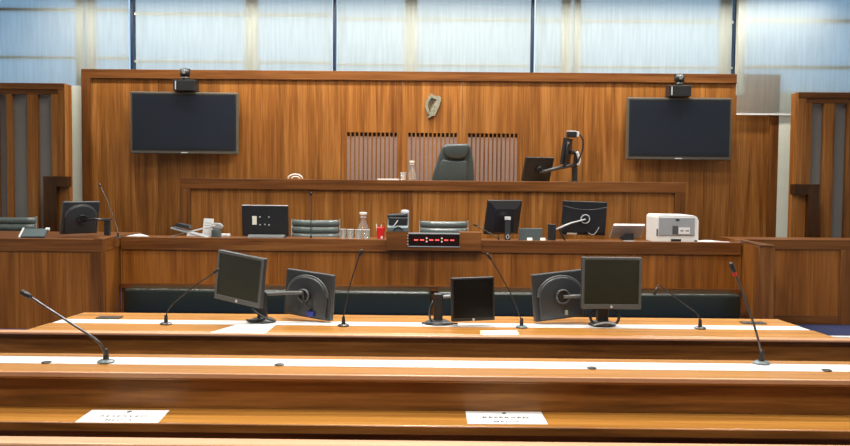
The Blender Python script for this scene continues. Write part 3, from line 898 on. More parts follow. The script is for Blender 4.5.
def panel_monitor(r, T, w, h, mat='grey_plastic', scr='screen', back='arch', name='monitor', bez='bezel', bw=0.017, bb=0.03, logo=True, t=0.032):
    hs = obj(name, B(-w / 2, w / 2, 0, t, -h / 2, h / 2, T=T), mat, r, 0.006)
    ob = bmesh.new()
    o4 = [(-w / 2 + .001, -h / 2 + .001), (w / 2 - .001, -h / 2 + .001), (w / 2 - .001, h / 2 - .001), (-w / 2 + .001, h / 2 - .001)]
    i4 = [(-w / 2 + bw, -h / 2 + bb), (w / 2 - bw, -h / 2 + bb), (w / 2 - bw, h / 2 - bw), (-w / 2 + bw, h / 2 - bw)]
    ringplate(ob, o4, i4, -0.008, 0.0, T=T)
    obj('bezel', ob, bez, hs, 0.002)
    obj('screen', B(-w / 2 + bw, w / 2 - bw, -0.003, 0.0, -h / 2 + bb, h / 2 - bw, T=T), scr, hs)
    if logo:
        bm = bmesh.new(); tube(bm, [T @ Vector((0, -0.0105, -h / 2 + bb * 0.5)), T @ Vector((0, -0.008, -h / 2 + bb * 0.5))], 0.008, 14)
        obj('logo_disc', bm, 'silver', hs)
    if back == 'arch':
        bm = bmesh.new(); prism(bm, arch(w * 0.84, h * 0.88), t, t + 0.022, 'xz', T=T @ Matrix.Translation((0, 0, -h * 0.035)))
        obj('back_cover', bm, mat, hs, 0.012, True, 3)
        bm = bmesh.new()
        a = [p for p in arch(w * 0.86, h * 0.9)][2:]
        tube(bm, smooth_path([(p[0], t + 0.004, p[1] - h * 0.035) for p in a], 3), 0.007, 8, T=T)
        obj('back_rim', bm, 'bezel' if mat == 'grey_plastic' else mat, hs, smooth=True)
    elif back == 'step':
        bm = bmesh.new()
        bx = [(-w / 2 + .005, h / 2 - .005), (w / 2 - .005, h / 2 - .005), (w / 2 - .005, -h / 2 + .005), (-w / 2 + .005, -h / 2 + .005)]
        ix = [(-w * .3, h * .28), (w * .3, h * .28), (w * .3, -h * .4), (-w * .3, -h * .4)]
        lo = [bm.verts.new(T @ Vector((p[0], t, p[1]))) for p in bx]
        hi = [bm.verts.new(T @ Vector((p[0], t + 0.045, p[1]))) for p in ix]
        bm.faces.new(hi)
        for k in range(4):
            bm.faces.new([lo[k], lo[(k + 1) % 4], hi[(k + 1) % 4], hi[k]])
        bm.faces.new(lo[::-1])
        bmesh.ops.recalc_face_normals(bm, faces=bm.faces)
        obj('back_cover', bm, mat, hs)
    elif back == 'curve':
        bm = bmesh.new()
        n = 12
        up = [(-w / 2 + .01 + (w - .02) * k / n, h * 0.36 - 0.10 * h * math.sin(PI * k / n)) for k in range(n + 1)]
        prism(bm, [(-w / 2 + .01, -h * .42), (w / 2 - .01, -h * .42)] + up[::-1], t, t + 0.02, 'xz', T=T)
        obj('back_cover', bm, mat, hs, 0.004)
        bm = bmesh.new(); tube(bm, [(p[0], t + .02, p[1]) for p in up], 0.004, 6, T=T)
        obj('back_rim', bm, 'bezel', hs)
    return hs


def vesa(r, T, t, rr=0.05, mat='black', ring='light_grey'):
    bm = bmesh.new(); tube(bm, [T @ Vector((0, t, 0)), T @ Vector((0, t + 0.03, 0))], rr, 20)
    o = obj('mount_plate', bm, mat, r)
    pts = [(rr * math.cos(2 * PI * k / 20), t + 0.032, rr * math.sin(2 * PI * k / 20)) for k in range(21)]
    bm = bmesh.new(); tube(bm, pts, 0.006, 6, T=T)
    obj('mount_ring', bm, ring, r, smooth=True)


def cable(r, pts, rad=0.004, mat='black', n=5):
    bm = bmesh.new(); tube(bm, smooth_path(pts, n), rad, 6)
    return obj('cable', bm, mat, r, smooth=True)


def base_clamp(r, b, ph, pw=0.028, loose=True):
    """post on a foot at b"""
    bm = bmesh.new(); lathe(bm, [(0.085, 0.0015), (0.085, 0.008), (0.06, 0.022), (0.03, 0.03)], b, 24)
    obj('foot', bm, 'black', r, smooth=False)
    obj('post', B(b.x - pw, b.x + pw, b.y - pw, b.y + pw, b.z + 0.025, b.z + ph), 'black', r, 0.006)


# twin tilted monitors
D = 5.34
b = Vector((X(262.5, D, 322), D, T2 + 0.001))
tm = thing('twin_monitor_stand', 'pair of tilted grey monitors sharing one stand on the counsel table beside the white sheet', 'monitor stand', b, 'monitor stands on the counsel table')
base_clamp(tm, b, 0.19)
c1 = at(239.2, 278.8, 5.22)
panel_monitor(tm, pose(c1, -27, 0, 6.5), 0.355, 0.305, scr='screen')
c2 = at(310.8, 294.2, 5.42)
T = pose(c2, 180 - 26, 0, -4)
panel_monitor(tm, T, 0.35, 0.290)
vesa(tm, T, 0.052, 0.038, ring='bezel')
tip = T @ Vector((0.0, 0.09, 0.02))
bm = bmesh.new(); tube(bm, smooth_path([b + Vector((0, 0, 0.175)), b + Vector((0.06, -0.02, 0.178)), (tip + b + Vector((0, 0, 0.18))) / 2 + Vector((0, -0.01, 0.0)), tip], 5), 0.012, 10)
obj('swing_arm', bm, 'bezel', tm, smooth=True)
bm = bmesh.new(); tube(bm, [b + Vector((0, 0, 0.13)), (b + c1) / 2 + Vector((0.02, 0, 0.1)), pose(c1, -27, 0, 6.5) @ Vector((0, 0.06, 0))], 0.016, 10)
obj('short_arm', bm, 'black', tm)
cable(tm, [tip, tip + Vector((0.01, -0.02, -0.06)), tip + Vector((0.05, 0.01, -0.11))], 0.006)
cable(tm, [b + Vector((-0.03, -0.03, 0.15)), b + Vector((-0.05, -0.06, 0.09)), b + Vector((0.02, -0.07, 0.04)), b + Vector((0.08, -0.05, 0.012))], 0.007)
cable(tm, [b + Vector((0.03, -0.04, 0.03)), b + Vector((-0.05, -0.08, 0.018)), b + Vector((-0.09, -0.03, 0.014))], 0.009)
p = T @ Vector((-0.05, 0.064, -0.115))
obj('blue_connector', B(-0.075, -0.025, 0.056, 0.075, -0.128, -0.095, T=T), 'blue_plug', tm, 0.004)

# lone black screen
D = 5.33
b = Vector((X(438, D, 322.5), D, T2 + 0.001))
lm = thing('monitor_stand', 'lone black screen on a thick black post at the middle of the counsel table', 'monitor stand', b, 'monitor stands on the counsel table')
base_clamp(lm, b, 0.19, 0.029)
c = at(473, 299.2, 5.24)
T = pose(c, 9, 0, -1.5)
panel_monitor(lm, T, 0.268, 0.268, scr='screen_black', mat='black', bez='black', bw=0.012, bb=0.02, logo=True)
bm = bmesh.new(); tube(bm, [b + Vector((0.0, 0, 0.165)), b + Vector((0.09, 0.03, 0.17)), T @ Vector((0, 0.055, 0.03))], 0.011, 10)
obj('swing_arm', bm, 'light_grey', lm, smooth=True)
cable(lm, [b + Vector((-0.03, 0, 0.14)), b + Vector((-0.055, -0.02, 0.08)), b + Vector((-0.03, -0.05, 0.02)), b + Vector((0.09, -0.06, 0.01))], 0.008)
cable(lm, [b + Vector((-0.1, -0.03, 0.008)), b + Vector((-0.05, -0.06, 0.012)), b + Vector((0.06, -0.07, 0.012)), b + Vector((0.12, -0.04, 0.008))], 0.006)

# upright monitor with its back-to-back partner
D = 5.34
b = Vector((X(602, D, 325), D, T2 + 0.001))
um = thing('twin_monitor_stand', 'upright grey monitor with a second one turned away behind it, sharing one stand', 'monitor stand', b, 'monitor stands on the counsel table')
base_clamp(um, b, 0.16, 0.034)
c5 = at(611.6, 283.2, 5.24)
T5 = pose(c5, 2, 0, 0.2)
panel_monitor(um, T5, 0.368, 0.318, scr='screen')
c4 = at(558, 295, 5.42)
T4 = pose(c4, 180 + 14, 0, 5)
panel_monitor(um, T4, 0.345, 0.298)
vesa(um, T4, 0.052, 0.042, ring='bezel')
tip = T4 @ Vector((0, 0.09, 0))
bm = bmesh.new(); tube(bm, [tip, (tip + b + Vector((0, 0, 0.14))) / 2 + Vector((0, 0.03, 0.02)), b + Vector((-0.02, 0.03, 0.14))], 0.012, 10)
obj('swing_arm', bm, 'bezel', um, smooth=True)
bm = bmesh.new(); tube(bm, [b + Vector((0, 0, 0.13)), T5 @ Vector((0, 0.06, -0.06))], 0.02, 10)
obj('short_arm', bm, 'black', um)
for s in (-1, 1):
    cable(um, [b + Vector((0.03 * s, -0.05, 0.12)), b + Vector((0.085 * s, -0.07, 0.08)), b + Vector((0.075 * s, -0.08, 0.03)), b + Vector((0.02 * s, -0.06, 0.014))], 0.009)
cable(um, [b + Vector((-0.07, -0.08, 0.012)), b + Vector((0, -0.1, 0.03)), b + Vector((0.07, -0.08, 0.02))], 0.007, 'light_grey')
obj('copper_connector', B(-0.03, -0.012, 0.056, 0.075, -0.12, -0.09, T=T4), 'bronze', um, 0.003)

# clerk monitors -------------------------------------------------
gk = 'monitors on the clerk bench'
# clamped one on the wing
c = at(79.5, 217.2, 9.95)
b = Vector((X(104, 9.75), 9.85, LT + 0.0005))
k1 = thing('clamped_monitor', 'charcoal monitor seen from behind, clamped to the bench wing near the slatted screen', 'monitor', b, gk)
T = pose(c, 180 + 46, -15, 0)
panel_monitor(k1, T, 0.43, 0.385)
vesa(k1, T, 0.052, 0.05, ring='black')
tip = T @ Vector((0, 0.09, 0))
obj('clamp_post', B(b.x - 0.03, b.x + 0.03, b.y - 0.03, b.y + 0.03, b.z + 0.001, b.z + 0.19), 'black', k1, 0.006)
bm = bmesh.new(); tube(bm, [tip, (tip + b) / 2 + Vector((0, -0.03, 0.1)), b + Vector((0, 0, 0.17))], 0.014, 10)
obj('swing_arm', bm, 'dark_metal', k1, smooth=True)
obj('arm_cap', B(b.x - 0.05, b.x + 0.045, b.y - 0.045, b.y + 0.035, b.z + 0.17, b.z + 0.195), 'dark_metal', k1, 0.004)

def stand_monitor(cx, cy, D, w, h, yaw, tilt, label, back, z, mat='black', lab=False):
    c = at(cx, cy, D)
    c.z = max(c.z, z + h / 2 + 0.006)
    b = Vector((c.x, D + 0.06, z))
    k = thing('desktop_monitor', label, 'monitor', b, gk)
    T = pose(c, yaw, tilt, 0)
    panel_monitor(k, T, w, h, mat=mat, back=back, bez=mat)
    return k, T, b


k, T, b = stand_monitor(265.6, 220.8, 10.38, 0.565, 0.372, 180 - 4, -4, 'wide black monitor with white label and screws on its back, by the keyboard', 'none', WT - 0.0005)
bm = bmesh.new(); lathe(bm, [(0.13, 0.001), (0.13, 0.01), (0.03, 0.02)], b + Vector((0, 0.12, 0)), 24)
obj('foot', bm, 'black', k)
obj('neck', B(b.x - 0.03, b.x + 0.03, b.y + 0.09, b.y + 0.12, b.z + 0.015, b.z + 0.2), 'black', k, 0.004)
obj('white_label', B(0.10, 0.155, 0.032, 0.034, -0.045, 0.06, T=T), 'cream', k)
for dx, dz in ((0.06, 0.05), (-0.05, 0.05), (0.06, -0.045), (-0.05, -0.045), (0.0, -0.04)):
    bm = bmesh.new(); tube(bm, [T @ Vector((dx, 0.031, dz)), T @ Vector((dx, 0.036, dz))], 0.009, 10)
    obj('screw', bm, 'silver', k)
obj('top_edge_highlight', B(-0.28, 0.28, 0.004, 0.03, 0.185, 0.1915, T=T), 'silver', k, 0.002)  # silver strip paints the light caught along the top of the black casing
kbd = at(266, 236.2, 10.22)
bm = bmesh.new(); prism(bm, [(10.17, WT + 0.0005), (10.30, WT + 0.0005), (10.30, WT + 0.056), (10.17, WT + 0.026)], kbd.x - 0.23, kbd.x + 0.23, 'yz')
kb_ = thing('keyboard', 'dark keyboard lying below the wide labelled monitor', 'keyboard', (kbd.x, 10.24, WT))
obj('keyboard_body', bm, 'grey_plastic', kb_, 0.004)
bm = bmesh.new()
for i in range(14):
    for j in range(4):
        box(bm, kbd.x - 0.215 + i * 0.031, kbd.x - 0.19 + i * 0.031, 10.182 + j * 0.028, 10.204 + j * 0.028, WT + 0.028 + j * 0.0065, WT + 0.038 + j * 0.0065)
obj('keys', bm, 'light_grey', kb_)['kind'] = 'stuff'

k, T, b = stand_monitor(502.3, 216.8, 10.42, 0.455, 0.425, 180 + 22, -15, 'square black monitor on a pillar stand, seen from behind next to the clock box', 'step', WT - 0.0005)
s = at(507.5, 226, 10.3)
obj('pillar', B(s.x - 0.033, s.x + 0.033, 10.27, 10.31, WT + 0.012, Z(507, 217, 10.3)), 'grey_plastic', k, 0.005)
obj('pillar_cap', B(s.x - 0.036, s.x + 0.036, 10.262, 10.312, Z(507, 220, 10.3), Z(507, 216.6, 10.3)), 'silver', k, 0.005)
bm = bmesh.new(); lathe(bm, [(0.1, 0.001), (0.1, 0.008), (0.05, 0.016)], (s.x, 10.3, WT), 24)
obj('foot', bm, 'grey_plastic', k)
bm = bmesh.new()
tube(bm, smooth_path([(s.x, 10.262, WT + 0.09), (s.x + 0.018, 10.262, WT + 0.06), (s.x, 10.262, WT + 0.035), (s.x - 0.018, 10.262, WT + 0.06), (s.x, 10.262, WT + 0.09)], 4), 0.004, 6)
obj('cable_loop', bm, 'silver', k)
obj('side_knob', B(0.10, 0.14, 0.06, 0.075, -0.15, -0.135, T=T), 'silver', k)

c = at(583.7, 218, 10.45)
T = pose(c, 180 + 3, -6, -1.5)
b = Vector((X(551.8, 10.3), 10.3, WT - 0.0005))
k4 = thing('arm_monitor', 'wide black monitor held from behind by a slanting silver arm beside the silver tilted screen', 'monitor', b, gk)
panel_monitor(k4, T, 0.54, 0.41, mat='black', back='curve', bez='black')
vesa(k4, T, 0.055, 0.052, ring='silver')
obj('post', B(b.x - 0.045, b.x + 0.045, b.y - 0.035, b.y + 0.035, b.z + 0.001, Z(552, 224, 10.3)), 'black', k4, 0.006)
tip = T @ Vector((0, 0.10, 0))
bm = bmesh.new(); tube(bm, [tip, (tip + b + Vector((0.05, 0, 0.18))) / 2, b + Vector((0.05, -0.01, 0.15))], [0.008, 0.010, 0.013], 10)
obj('swing_arm', bm, 'silver', k4, smooth=True)
bm = bmesh.new(); tube(bm, smooth_path([b + Vector((0.09, 0.02, 0.15)), b + Vector((0.13, 0, 0.08)), b + Vector((0.16, 0, 0.02)), b + Vector((0.17, 0.0, 0.018))], 4), 0.012, 8)
obj('cable', bm, 'black', k4)
cable(k4, [T @ Vector((-0.05, 0.06, -0.17)), T @ Vector((-0.12, 0.07, -0.19)), T @ Vector((-0.18, 0.065, -0.1))], 0.006, 'light_grey')
obj('white_label', B(0.08, 0.20, 0.036, 0.0385, -0.2, -0.178, T=T), 'cream', k4)

# silver tilted small screen
c = at(627, 231.5, 10.42)
b = Vector((c.x, 10.4, WT - 0.0005))
sm = thing('tilted_touch_screen', 'small silver touch screen tilted far back on a dark foot, next to the printer', 'touch screen', b)
T = pose(c + Vector((0, 0, 0.01)), 180, -52, 0)
hs = obj('housing', B(-0.19, 0.19, 0, 0.02, -0.13, 0.13, T=T), 'silver', sm, 0.006)
obj('screen', B(-0.175, 0.175, -0.002, 0, -0.115, 0.115, T=T), 'screen_black', hs)
obj('top_strip', B(-0.185, 0.185, -0.004, 0.024, 0.118, 0.14, T=T), 'white', sm, 0.003)
bm = bmesh.new(); prism(bm, [(b.x - 0.12, b.z + 0.05), (b.x - 0.04, b.z + 0.11), (b.x + 0.05, b.z + 0.11), (b.x + 0.05, b.z + 0.03), (b.x - 0.08, b.z + 0.03)], 10.28, 10.33)
obj('hinge_arm', bm, 'black', sm)
obj('foot', B(b.x - 0.08, b.x + 0.05, 10.2, 10.36, b.z + 0.001, b.z + 0.03), 'light_grey', sm, 0.005)

# grey laptop lid
a = at(530.8, 233.8, 10.34)
lp = thing('laptop', 'teal grey laptop with raised lid beside the square monitor', 'laptop', (a.x, 10.45, WT - 0.0005))
T = pose(Vector((a.x, 10.36, WT + 0.085)), 180 - 4, -6, 0)
obj('lid', B(-0.14, 0.14, 0, 0.012, -0.075, 0.075, T=T), 'teal_grey', lp, 0.006)
obj('keyboard_base', B(a.x - 0.14, a.x + 0.14, 10.38, 10.58, WT + 0.0005, WT + 0.014), 'teal_grey', lp, 0.004)
# small white things in front
for px_, lab in ((529.8, 'tiny white folded note in front of the teal grey laptop'), (543, 'tiny white folded note beside the laptop and arm monitor post')):
    p = at(px_, 240, 10.17)
    bm = bmesh.new(); prism(bm, [(10.16, WT), (10.21, WT), (10.185, WT + 0.055)], p.x - 0.03, p.x + 0.03, 'yz')
    single('folded_note', bm, 'cream', lab, 'paper note', (p.x, 10.17, WT), 'tiny notes on the clerk bench')

# ------------------------------------------------------------------ judge's monitors on a pole
b = Vector((X(574.5, 12.0, 178), 12.0, JT - 0.002))
jm = thing('judge_monitor_stand', 'black pole stand with a tilted and an edge-on monitor on the judge bench', 'monitor stand', b)
bm = bmesh.new(); lathe(bm, [(0.09, 0.001), (0.09, 0.008), (0.045, 0.016)], b, 24); obj('foot', bm, 'black', jm)
bm = bmesh.new(); tube(bm, [b + Vector((0, 0, 0.01)), b + Vector((0, 0, 0.2))], 0.038, 14); tube(bm, [b + Vector((0, 0, 0.2)), b + Vector((0.02, 0, 0.43))], 0.026, 12)
obj('pole', bm, 'black', jm)
c = at(537.2, 169, 11.95)
T = pose(c, 180 + 26, -18, 0)
panel_monitor(jm, T, 0.45, 0.345, mat='black', bez='black', back='none')
vesa(jm, T, 0.03, 0.045, ring='dark_metal')
tip = T @ Vector((0, 0.07, -0.03))
bm = bmesh.new(); tube(bm, [tip, tip + Vector((0.12, 0, 0.03)), b + Vector((-0.06, -0.02, 0.23)), b + Vector((0.0, 0, 0.22))], [0.02, 0.025, 0.03, 0.03], 10)
obj('swing_arm', bm, 'dark_metal', jm, smooth=True)
bm = bmesh.new(); tube(bm, smooth_path([b + Vector((0.035, -0.03, 0.23)), b + Vector((0.06, -0.03, 0.3)), b + Vector((0.02, -0.03, 0.42))], 4), 0.02, 10)
obj('chrome_elbow', bm, 'silver', jm, smooth=True)
c = at(565.5, 151.3, 11.95)
T = pose(c, 180 + 68, -8, 0)
panel_monitor(jm, T, 0.40, 0.37, mat='black', bez='black', back='arch')
bm = bmesh.new(); tube(bm, [T @ Vector((0, 0.05, 0)), b + Vector((0.02, 0, 0.40))], 0.03, 10); obj('short_arm', bm, 'black', jm)
p = at(571.5, 134.6, 11.95)
obj('webcam', B(p.x - 0.065, p.x + 0.065, 11.9, 12.0, p.z - 0.04, p.z + 0.04), 'black', jm, 0.01)
obj('webcam_cap', B(p.x - 0.066, p.x + 0.066, 11.9, 12.0, p.z + 0.036, p.z + 0.052), 'silver', jm, 0.004)
obj('webcam_lamp', B(p.x + 0.066, p.x + 0.1, 11.92, 11.98, p.z - 0.03, p.z + 0.04), 'white', jm, 0.006)
cable(jm, [at(579, 134, 11.95), at(583, 140, 11.95), at(582.5, 150, 11.95), at(578.5, 160, 11.95), b + Vector((0.03, 0, 0.22))], 0.012, 'black')

# ------------------------------------------------------------------ chairs
def ribbed_chair(loc, label, group):
    r = thing('ribbed_office_chair', label, 'chair', (0, 0, 0), group)
    w = 0.63
    top = 1.12
    bm = bmesh.new()
    for i in range(7):
        z = top - 0.05 - i * 0.088
        y = 0.06 - i * 0.012
        pts = [(-w / 2 + 0.02, y, z), (-w / 4, y - 0.005, z - 0.004), (0, y - 0.006, z - 0.006), (w / 4, y - 0.005, z - 0.004), (w / 2 - 0.02, y, z)]
        prof = []
        n = 12
        rings = []
        for q in pts:
            rings.append([bm.verts.new((q[0], q[1] + 0.03 * math.cos(2 * PI * k / n), q[2] + 0.0435 * math.sin(2 * PI * k / n))) for k in range(n)])
        for a_, b_ in zip(rings, rings[1:]):
            for k in range(n):
                bm.faces.new([a_[k], a_[(k + 1) % n], b_[(k + 1) % n], b_[k]])
        bm.faces.new(rings[0][::-1]); bm.faces.new(rings[-1])
    bmesh.ops.recalc_face_normals(bm, faces=bm.faces)
    obj('backrest_rib', bm, 'rib', r, smooth=True, world=False)
    for s in (-1, 1):
        bm = bmesh.new(); tube(bm, [(s * w / 2, 0.075, top + 0.005), (s * w / 2, 0.03, 0.75), (s * w / 2, -0.03, 0.5), (s * w / 2, -0.1, 0.44), (s * w / 2, -0.45, 0.47)], 0.014, 8)
        obj('side_rail', bm, 'chrome', r, world=False)
        bm = bmesh.new(); tube(bm, [(s * w / 2, 0.02, 0.70), (s * (w / 2 + 0.05), -0.05, 0.68), (s * (w / 2 + 0.05), -0.30, 0.67), (s * w / 2, -0.36, 0.46)], 0.013, 8)
        obj('armrest', bm, 'chrome', r, world=False)
    obj('seat', B(-w / 2 + 0.02, w / 2 - 0.02, -0.46, -0.03, 0.44, 0.50), 'rib', r, 0.02, world=False)
    bm = bmesh.new(); tube(bm, [(0, -0.22, 0.08), (0, -0.22, 0.44)], 0.028, 12); obj('gas_post', bm, 'chrome', r, world=False)
    bm = bmesh.new()
    for k in range(5):
        a_ = 2 * PI * k / 5
        tube(bm, [(0, -0.22, 0.1), (0.28 * math.cos(a_), -0.22 + 0.28 * math.sin(a_), 0.07)], [0.025, 0.015], 8)
    obj('star_base', bm, 'chrome', r, world=False)
    for k in range(5):
        a_ = 2 * PI * k / 5
        bm = bmesh.new(); x_, y_ = 0.28 * math.cos(a_), -0.22 + 0.28 * math.sin(a_)
        tube(bm, [(x_ - 0.015, y_, 0.03), (x_ + 0.015, y_, 0.03)], 0.03, 12)
        obj('caster', bm, 'black', r, world=False)
    r.location = loc
    return r


gr = 'ribbed chairs behind the clerk bench'
CY = 11.3
ch = ribbed_chair((X(315.3, CY), CY, Z(315, 220.8, CY) - 1.125), 'ribbed grey green chair behind the thin vertical microphone', gr)
ch.location.z = 0.0
dz = Z(315, 221, CY) - 1.125
ch.location.z = max(0.0, dz) if abs(dz) > 0.02 else 0.0
for px_, lab in ((444, 'ribbed grey green chair behind the red clock display'), (10.5, 'ribbed grey green chair cut off at the edge, before the slatted screen')):
    c_ = copy_tree(ch)
    c_.location = (X(px_, CY), CY, 0)
    c_['label'] = lab
    c_.location.z = ch.location.z

# judge's chair
jc0 = at(452.5, 180, 12.55)
jz = 0.88
jcz = thing('judge_chair', 'high backed dark green leather armchair behind the judge bench', 'chair', (jc0.x, 12.55, jz))
Dj = 12.5


def jp(p):
    q_ = at(400 + p[0] / 7.083, 130 + p[1] / 7.083, Dj)
    return (q_.x, q_.z)


ol = [(300, 112), (330, 100), (400, 97), (470, 97), (496, 104), (508, 150), (520, 230), (524, 300), (524, 420), (500, 520), (250, 520), (222, 420), (226, 340), (250, 260), (275, 180)]
bm = bmesh.new(); prism(bm, [jp(p) for p in ol], Dj - 0.02, Dj + 0.1)
obj('backrest', bm, 'leather', jcz, 0.035, True, 4)
bm = bmesh.new()
hd = [(306, 118), (330, 103), (400, 99), (470, 99), (492, 106), (494, 130), (484, 165), (462, 196), (420, 206), (370, 204), (330, 192), (308, 165)]
prism(bm, [jp(p) for p in hd], Dj - 0.1, Dj - 0.015)
obj('headrest', bm, 'leather', jcz, 0.035, True, 4)
bm = bmesh.new()
mdl = [(300, 208), (340, 214), (400, 222), (460, 214), (474, 230), (470, 330), (468, 500), (280, 500), (266, 330), (280, 250)]
prism(bm, [jp(p) for p in mdl], Dj - 0.06, Dj - 0.015)
obj('lumbar_pad', bm, 'leather', jcz, 0.022, True, 4)
x0 = jc0.x
obj('seat', B(x0 - 0.28, x0 + 0.28, Dj - 0.50, Dj + 0.04, jz + 0.44, jz + 0.54), 'leather', jcz, 0.03, True, 3)
for s in (-1, 1):
    bm = bmesh.new(); tube(bm, [(x0 + s * 0.31, Dj + 0.02, jz + 0.5), (x0 + s * 0.33, Dj - 0.03, jz + 0.68), (x0 + s * 0.33, Dj - 0.3, jz + 0.68), (x0 + s * 0.31, Dj - 0.36, jz + 0.47)], 0.025, 10)
    obj('armrest', bm, 'black', jcz, smooth=True)
bm = bmesh.new(); tube(bm, [(x0, Dj - 0.2, jz + 0.05), (x0, Dj - 0.2, jz + 0.44)], 0.03, 12); obj('gas_post', bm, 'chrome', jcz)
bm = bmesh.new()
for k in range(5):
    a_ = 2 * PI * k / 5
    tube(bm, [(x0, Dj - 0.2, jz + 0.07), (x0 + 0.28 * math.cos(a_), Dj - 0.2 + 0.28 * math.sin(a_), jz + 0.03)], [0.03, 0.02], 8)
obj('star_base', bm, 'black', jcz)

# ------------------------------------------------------------------ glassware
def tumbler(px_, D, z, w, h, label, group):
    x = X(px_, D)
    bm = bmesh.new(); lathe(bm, [(w * 0.42, 0.001), (w * 0.5, h), (w * 0.5 - 0.004, h), (w * 0.40, 0.012), (0.001, 0.01)], (x, D, z), 20, closed=False)
    vs = [v for v in bm.verts if abs(v.co.z - z - 0.001) < 1e-5]
    bm.faces.new(vs)
    o = single('glass_tumbler', bm, 'glassware', label, 'glass', (x, D, z), group, smooth=True)
    bm = bmesh.new()
    pts = [(w * 0.5 * math.cos(2 * PI * k / 20), w * 0.5 * math.sin(2 * PI * k / 20), h) for k in range(21)]
    tube(bm, pts, 0.003, 6)
    obj('rim', bm, 'silver', o, world=False)
    return o


def carafe(px_, D, z, h, r, label):
    x = X(px_, D)
    pr_ = [(r * .95, 0.001), (r, 0.02), (r * .92, h * .35), (r * .5, h * .62), (r * .36, h * .78), (r * .42, h * .86)]
    q = thing('glass_carafe', label, 'carafe', (x, D, z), 'water carafes')
    bm = bmesh.new(); lathe(bm, pr_, (x, D, z), 24); obj('bottle', bm, 'glassware', q, smooth=True)
    bm = bmesh.new(); lathe(bm, [(r * .50, h * .9), (r * .55, h * .93), (r * .55, h), (r * .4, h * 1.005)], (x, D, z), 20); obj('stopper', bm, 'cream', q)
    bm = bmesh.new(); lathe(bm, [(r * .45, h * .80), (r * .48, h * .82), (r * .45, h * .84)], (x, D, z), 20); obj('collar', bm, 'silver', q)


gt = 'tumblers on the clerk bench'
tumbler(343.2, 10.3, WT, 0.075, 0.13, 'clear tumbler nearest the ribbed chair on the clerk bench', gt)
tumbler(350.4, 10.26, WT, 0.085, 0.13, 'clear tumbler second from the ribbed chair on the clerk bench', gt)
tumbler(358.4, 10.2, WT, 0.085, 0.13, 'clear tumbler before the carafe, on its ribbed chair side', gt)
tumbler(366.2, 10.2, WT, 0.085, 0.13, 'clear tumbler before the carafe, on its red pen cup side', gt)
carafe(363.2, 10.42, WT, 0.33, 0.082, 'glass carafe with pale stopper behind tumblers on the clerk bench')
carafe(411.6, 12.05, JT - 0.002, 0.275, 0.062, 'glass carafe with pale stopper on the judge bench beside the armchair')
tumbler(402.8, 12.0, JT - 0.002, 0.085, 0.11, 'clear tumbler on the judge bench beside the carafe', None)

# ------------------------------------------------------------------ small things
# red pen cup
x = X(380.6, 10.2); D = 10.2
pc = thing('pen_cup', 'red pen cup with pens beside the clock box', 'pen cup', (x, D, WT))
bm = bmesh.new(); prism(bm, [(x - 0.042, D - 0.04), (x + 0.046, D - 0.04), (x + 0.046, D + 0.04), (x - 0.042, D + 0.04)], WT + 0.001, WT + 0.162, 'xy')
obj('cup', bm, 'red', pc, 0.006)
for dx, tx, h, m_ in ((-0.03, -0.05, 0.175, 'cream'), (0.02, 0.035, 0.20, 'red'), (0.035, 0.055, 0.16, 'red'), (0.0, 0.01, 0.165, 'white')):
    bm = bmesh.new(); tube(bm, [(x + dx, D - 0.01, WT + 0.05), (x + tx, D - 0.02, WT + h + 0.028)], 0.006, 8); obj('pen', bm, m_, pc)
obj('cup_label', B(x + 0.005, x + 0.03, D - 0.0415, D - 0.0395, WT + 0.03, WT + 0.06), 'white', pc)

# desk phone on clock box shoulder
bz = kt
x0, x1 = X(386.5, 10.05, 228), X(409.5, 10.05, 228)
xm_ = (x0 + x1) / 2
ph = thing('desk_telephone', 'black desk telephone standing on the clock box shoulder', 'telephone', (xm_, 10.07, bz))
bm = bmesh.new(); prism(bm, [(9.975, bz + 0.0008), (10.20, bz + 0.0008), (10.20, bz + 0.19), (10.15, bz + 0.2), (9.975, bz + 0.05)], x0 + 0.012, x1 - 0.01, 'yz')
obj('body', bm, 'teal_grey', ph, 0.006)
T = Matrix.Translation((xm_, 10.10, bz + 0.188)) @ Matrix.Rotation(math.radians(-4), 4, 'Y')
obj('handset', B(-0.125, 0.115, -0.07, 0.03, -0.025, 0.02, T=T), 'grey_plastic', ph, 0.016, False, 3)
bm = bmesh.new(); lathe(bm, [(0.045, 0.0), (0.05, 0.02), (0.045, 0.042), (0.02, 0.048)], (x1 - 0.055, 10.08, bz + 0.205), 18); obj('earpiece', bm, 'silver', ph)
obj('dark_cradle', B(x0 + 0.03, x1 - 0.02, 10.0, 10.06, bz + 0.06, bz + 0.165), 'black', ph, 0.01)
cable(ph, [(xm_ - 0.06, 9.985, bz + 0.05), (xm_ - 0.03, 9.98, bz + 0.09), (xm_ + 0.0, 9.99, bz + 0.13)], 0.006, 'silver')
cable(ph, [(xm_ - 0.05, 9.97, bz + 0.02), (xm_ + 0.01, 9.965, bz + 0.055), (xm_ + 0.06, 9.97, bz + 0.02)], 0.008, 'black')

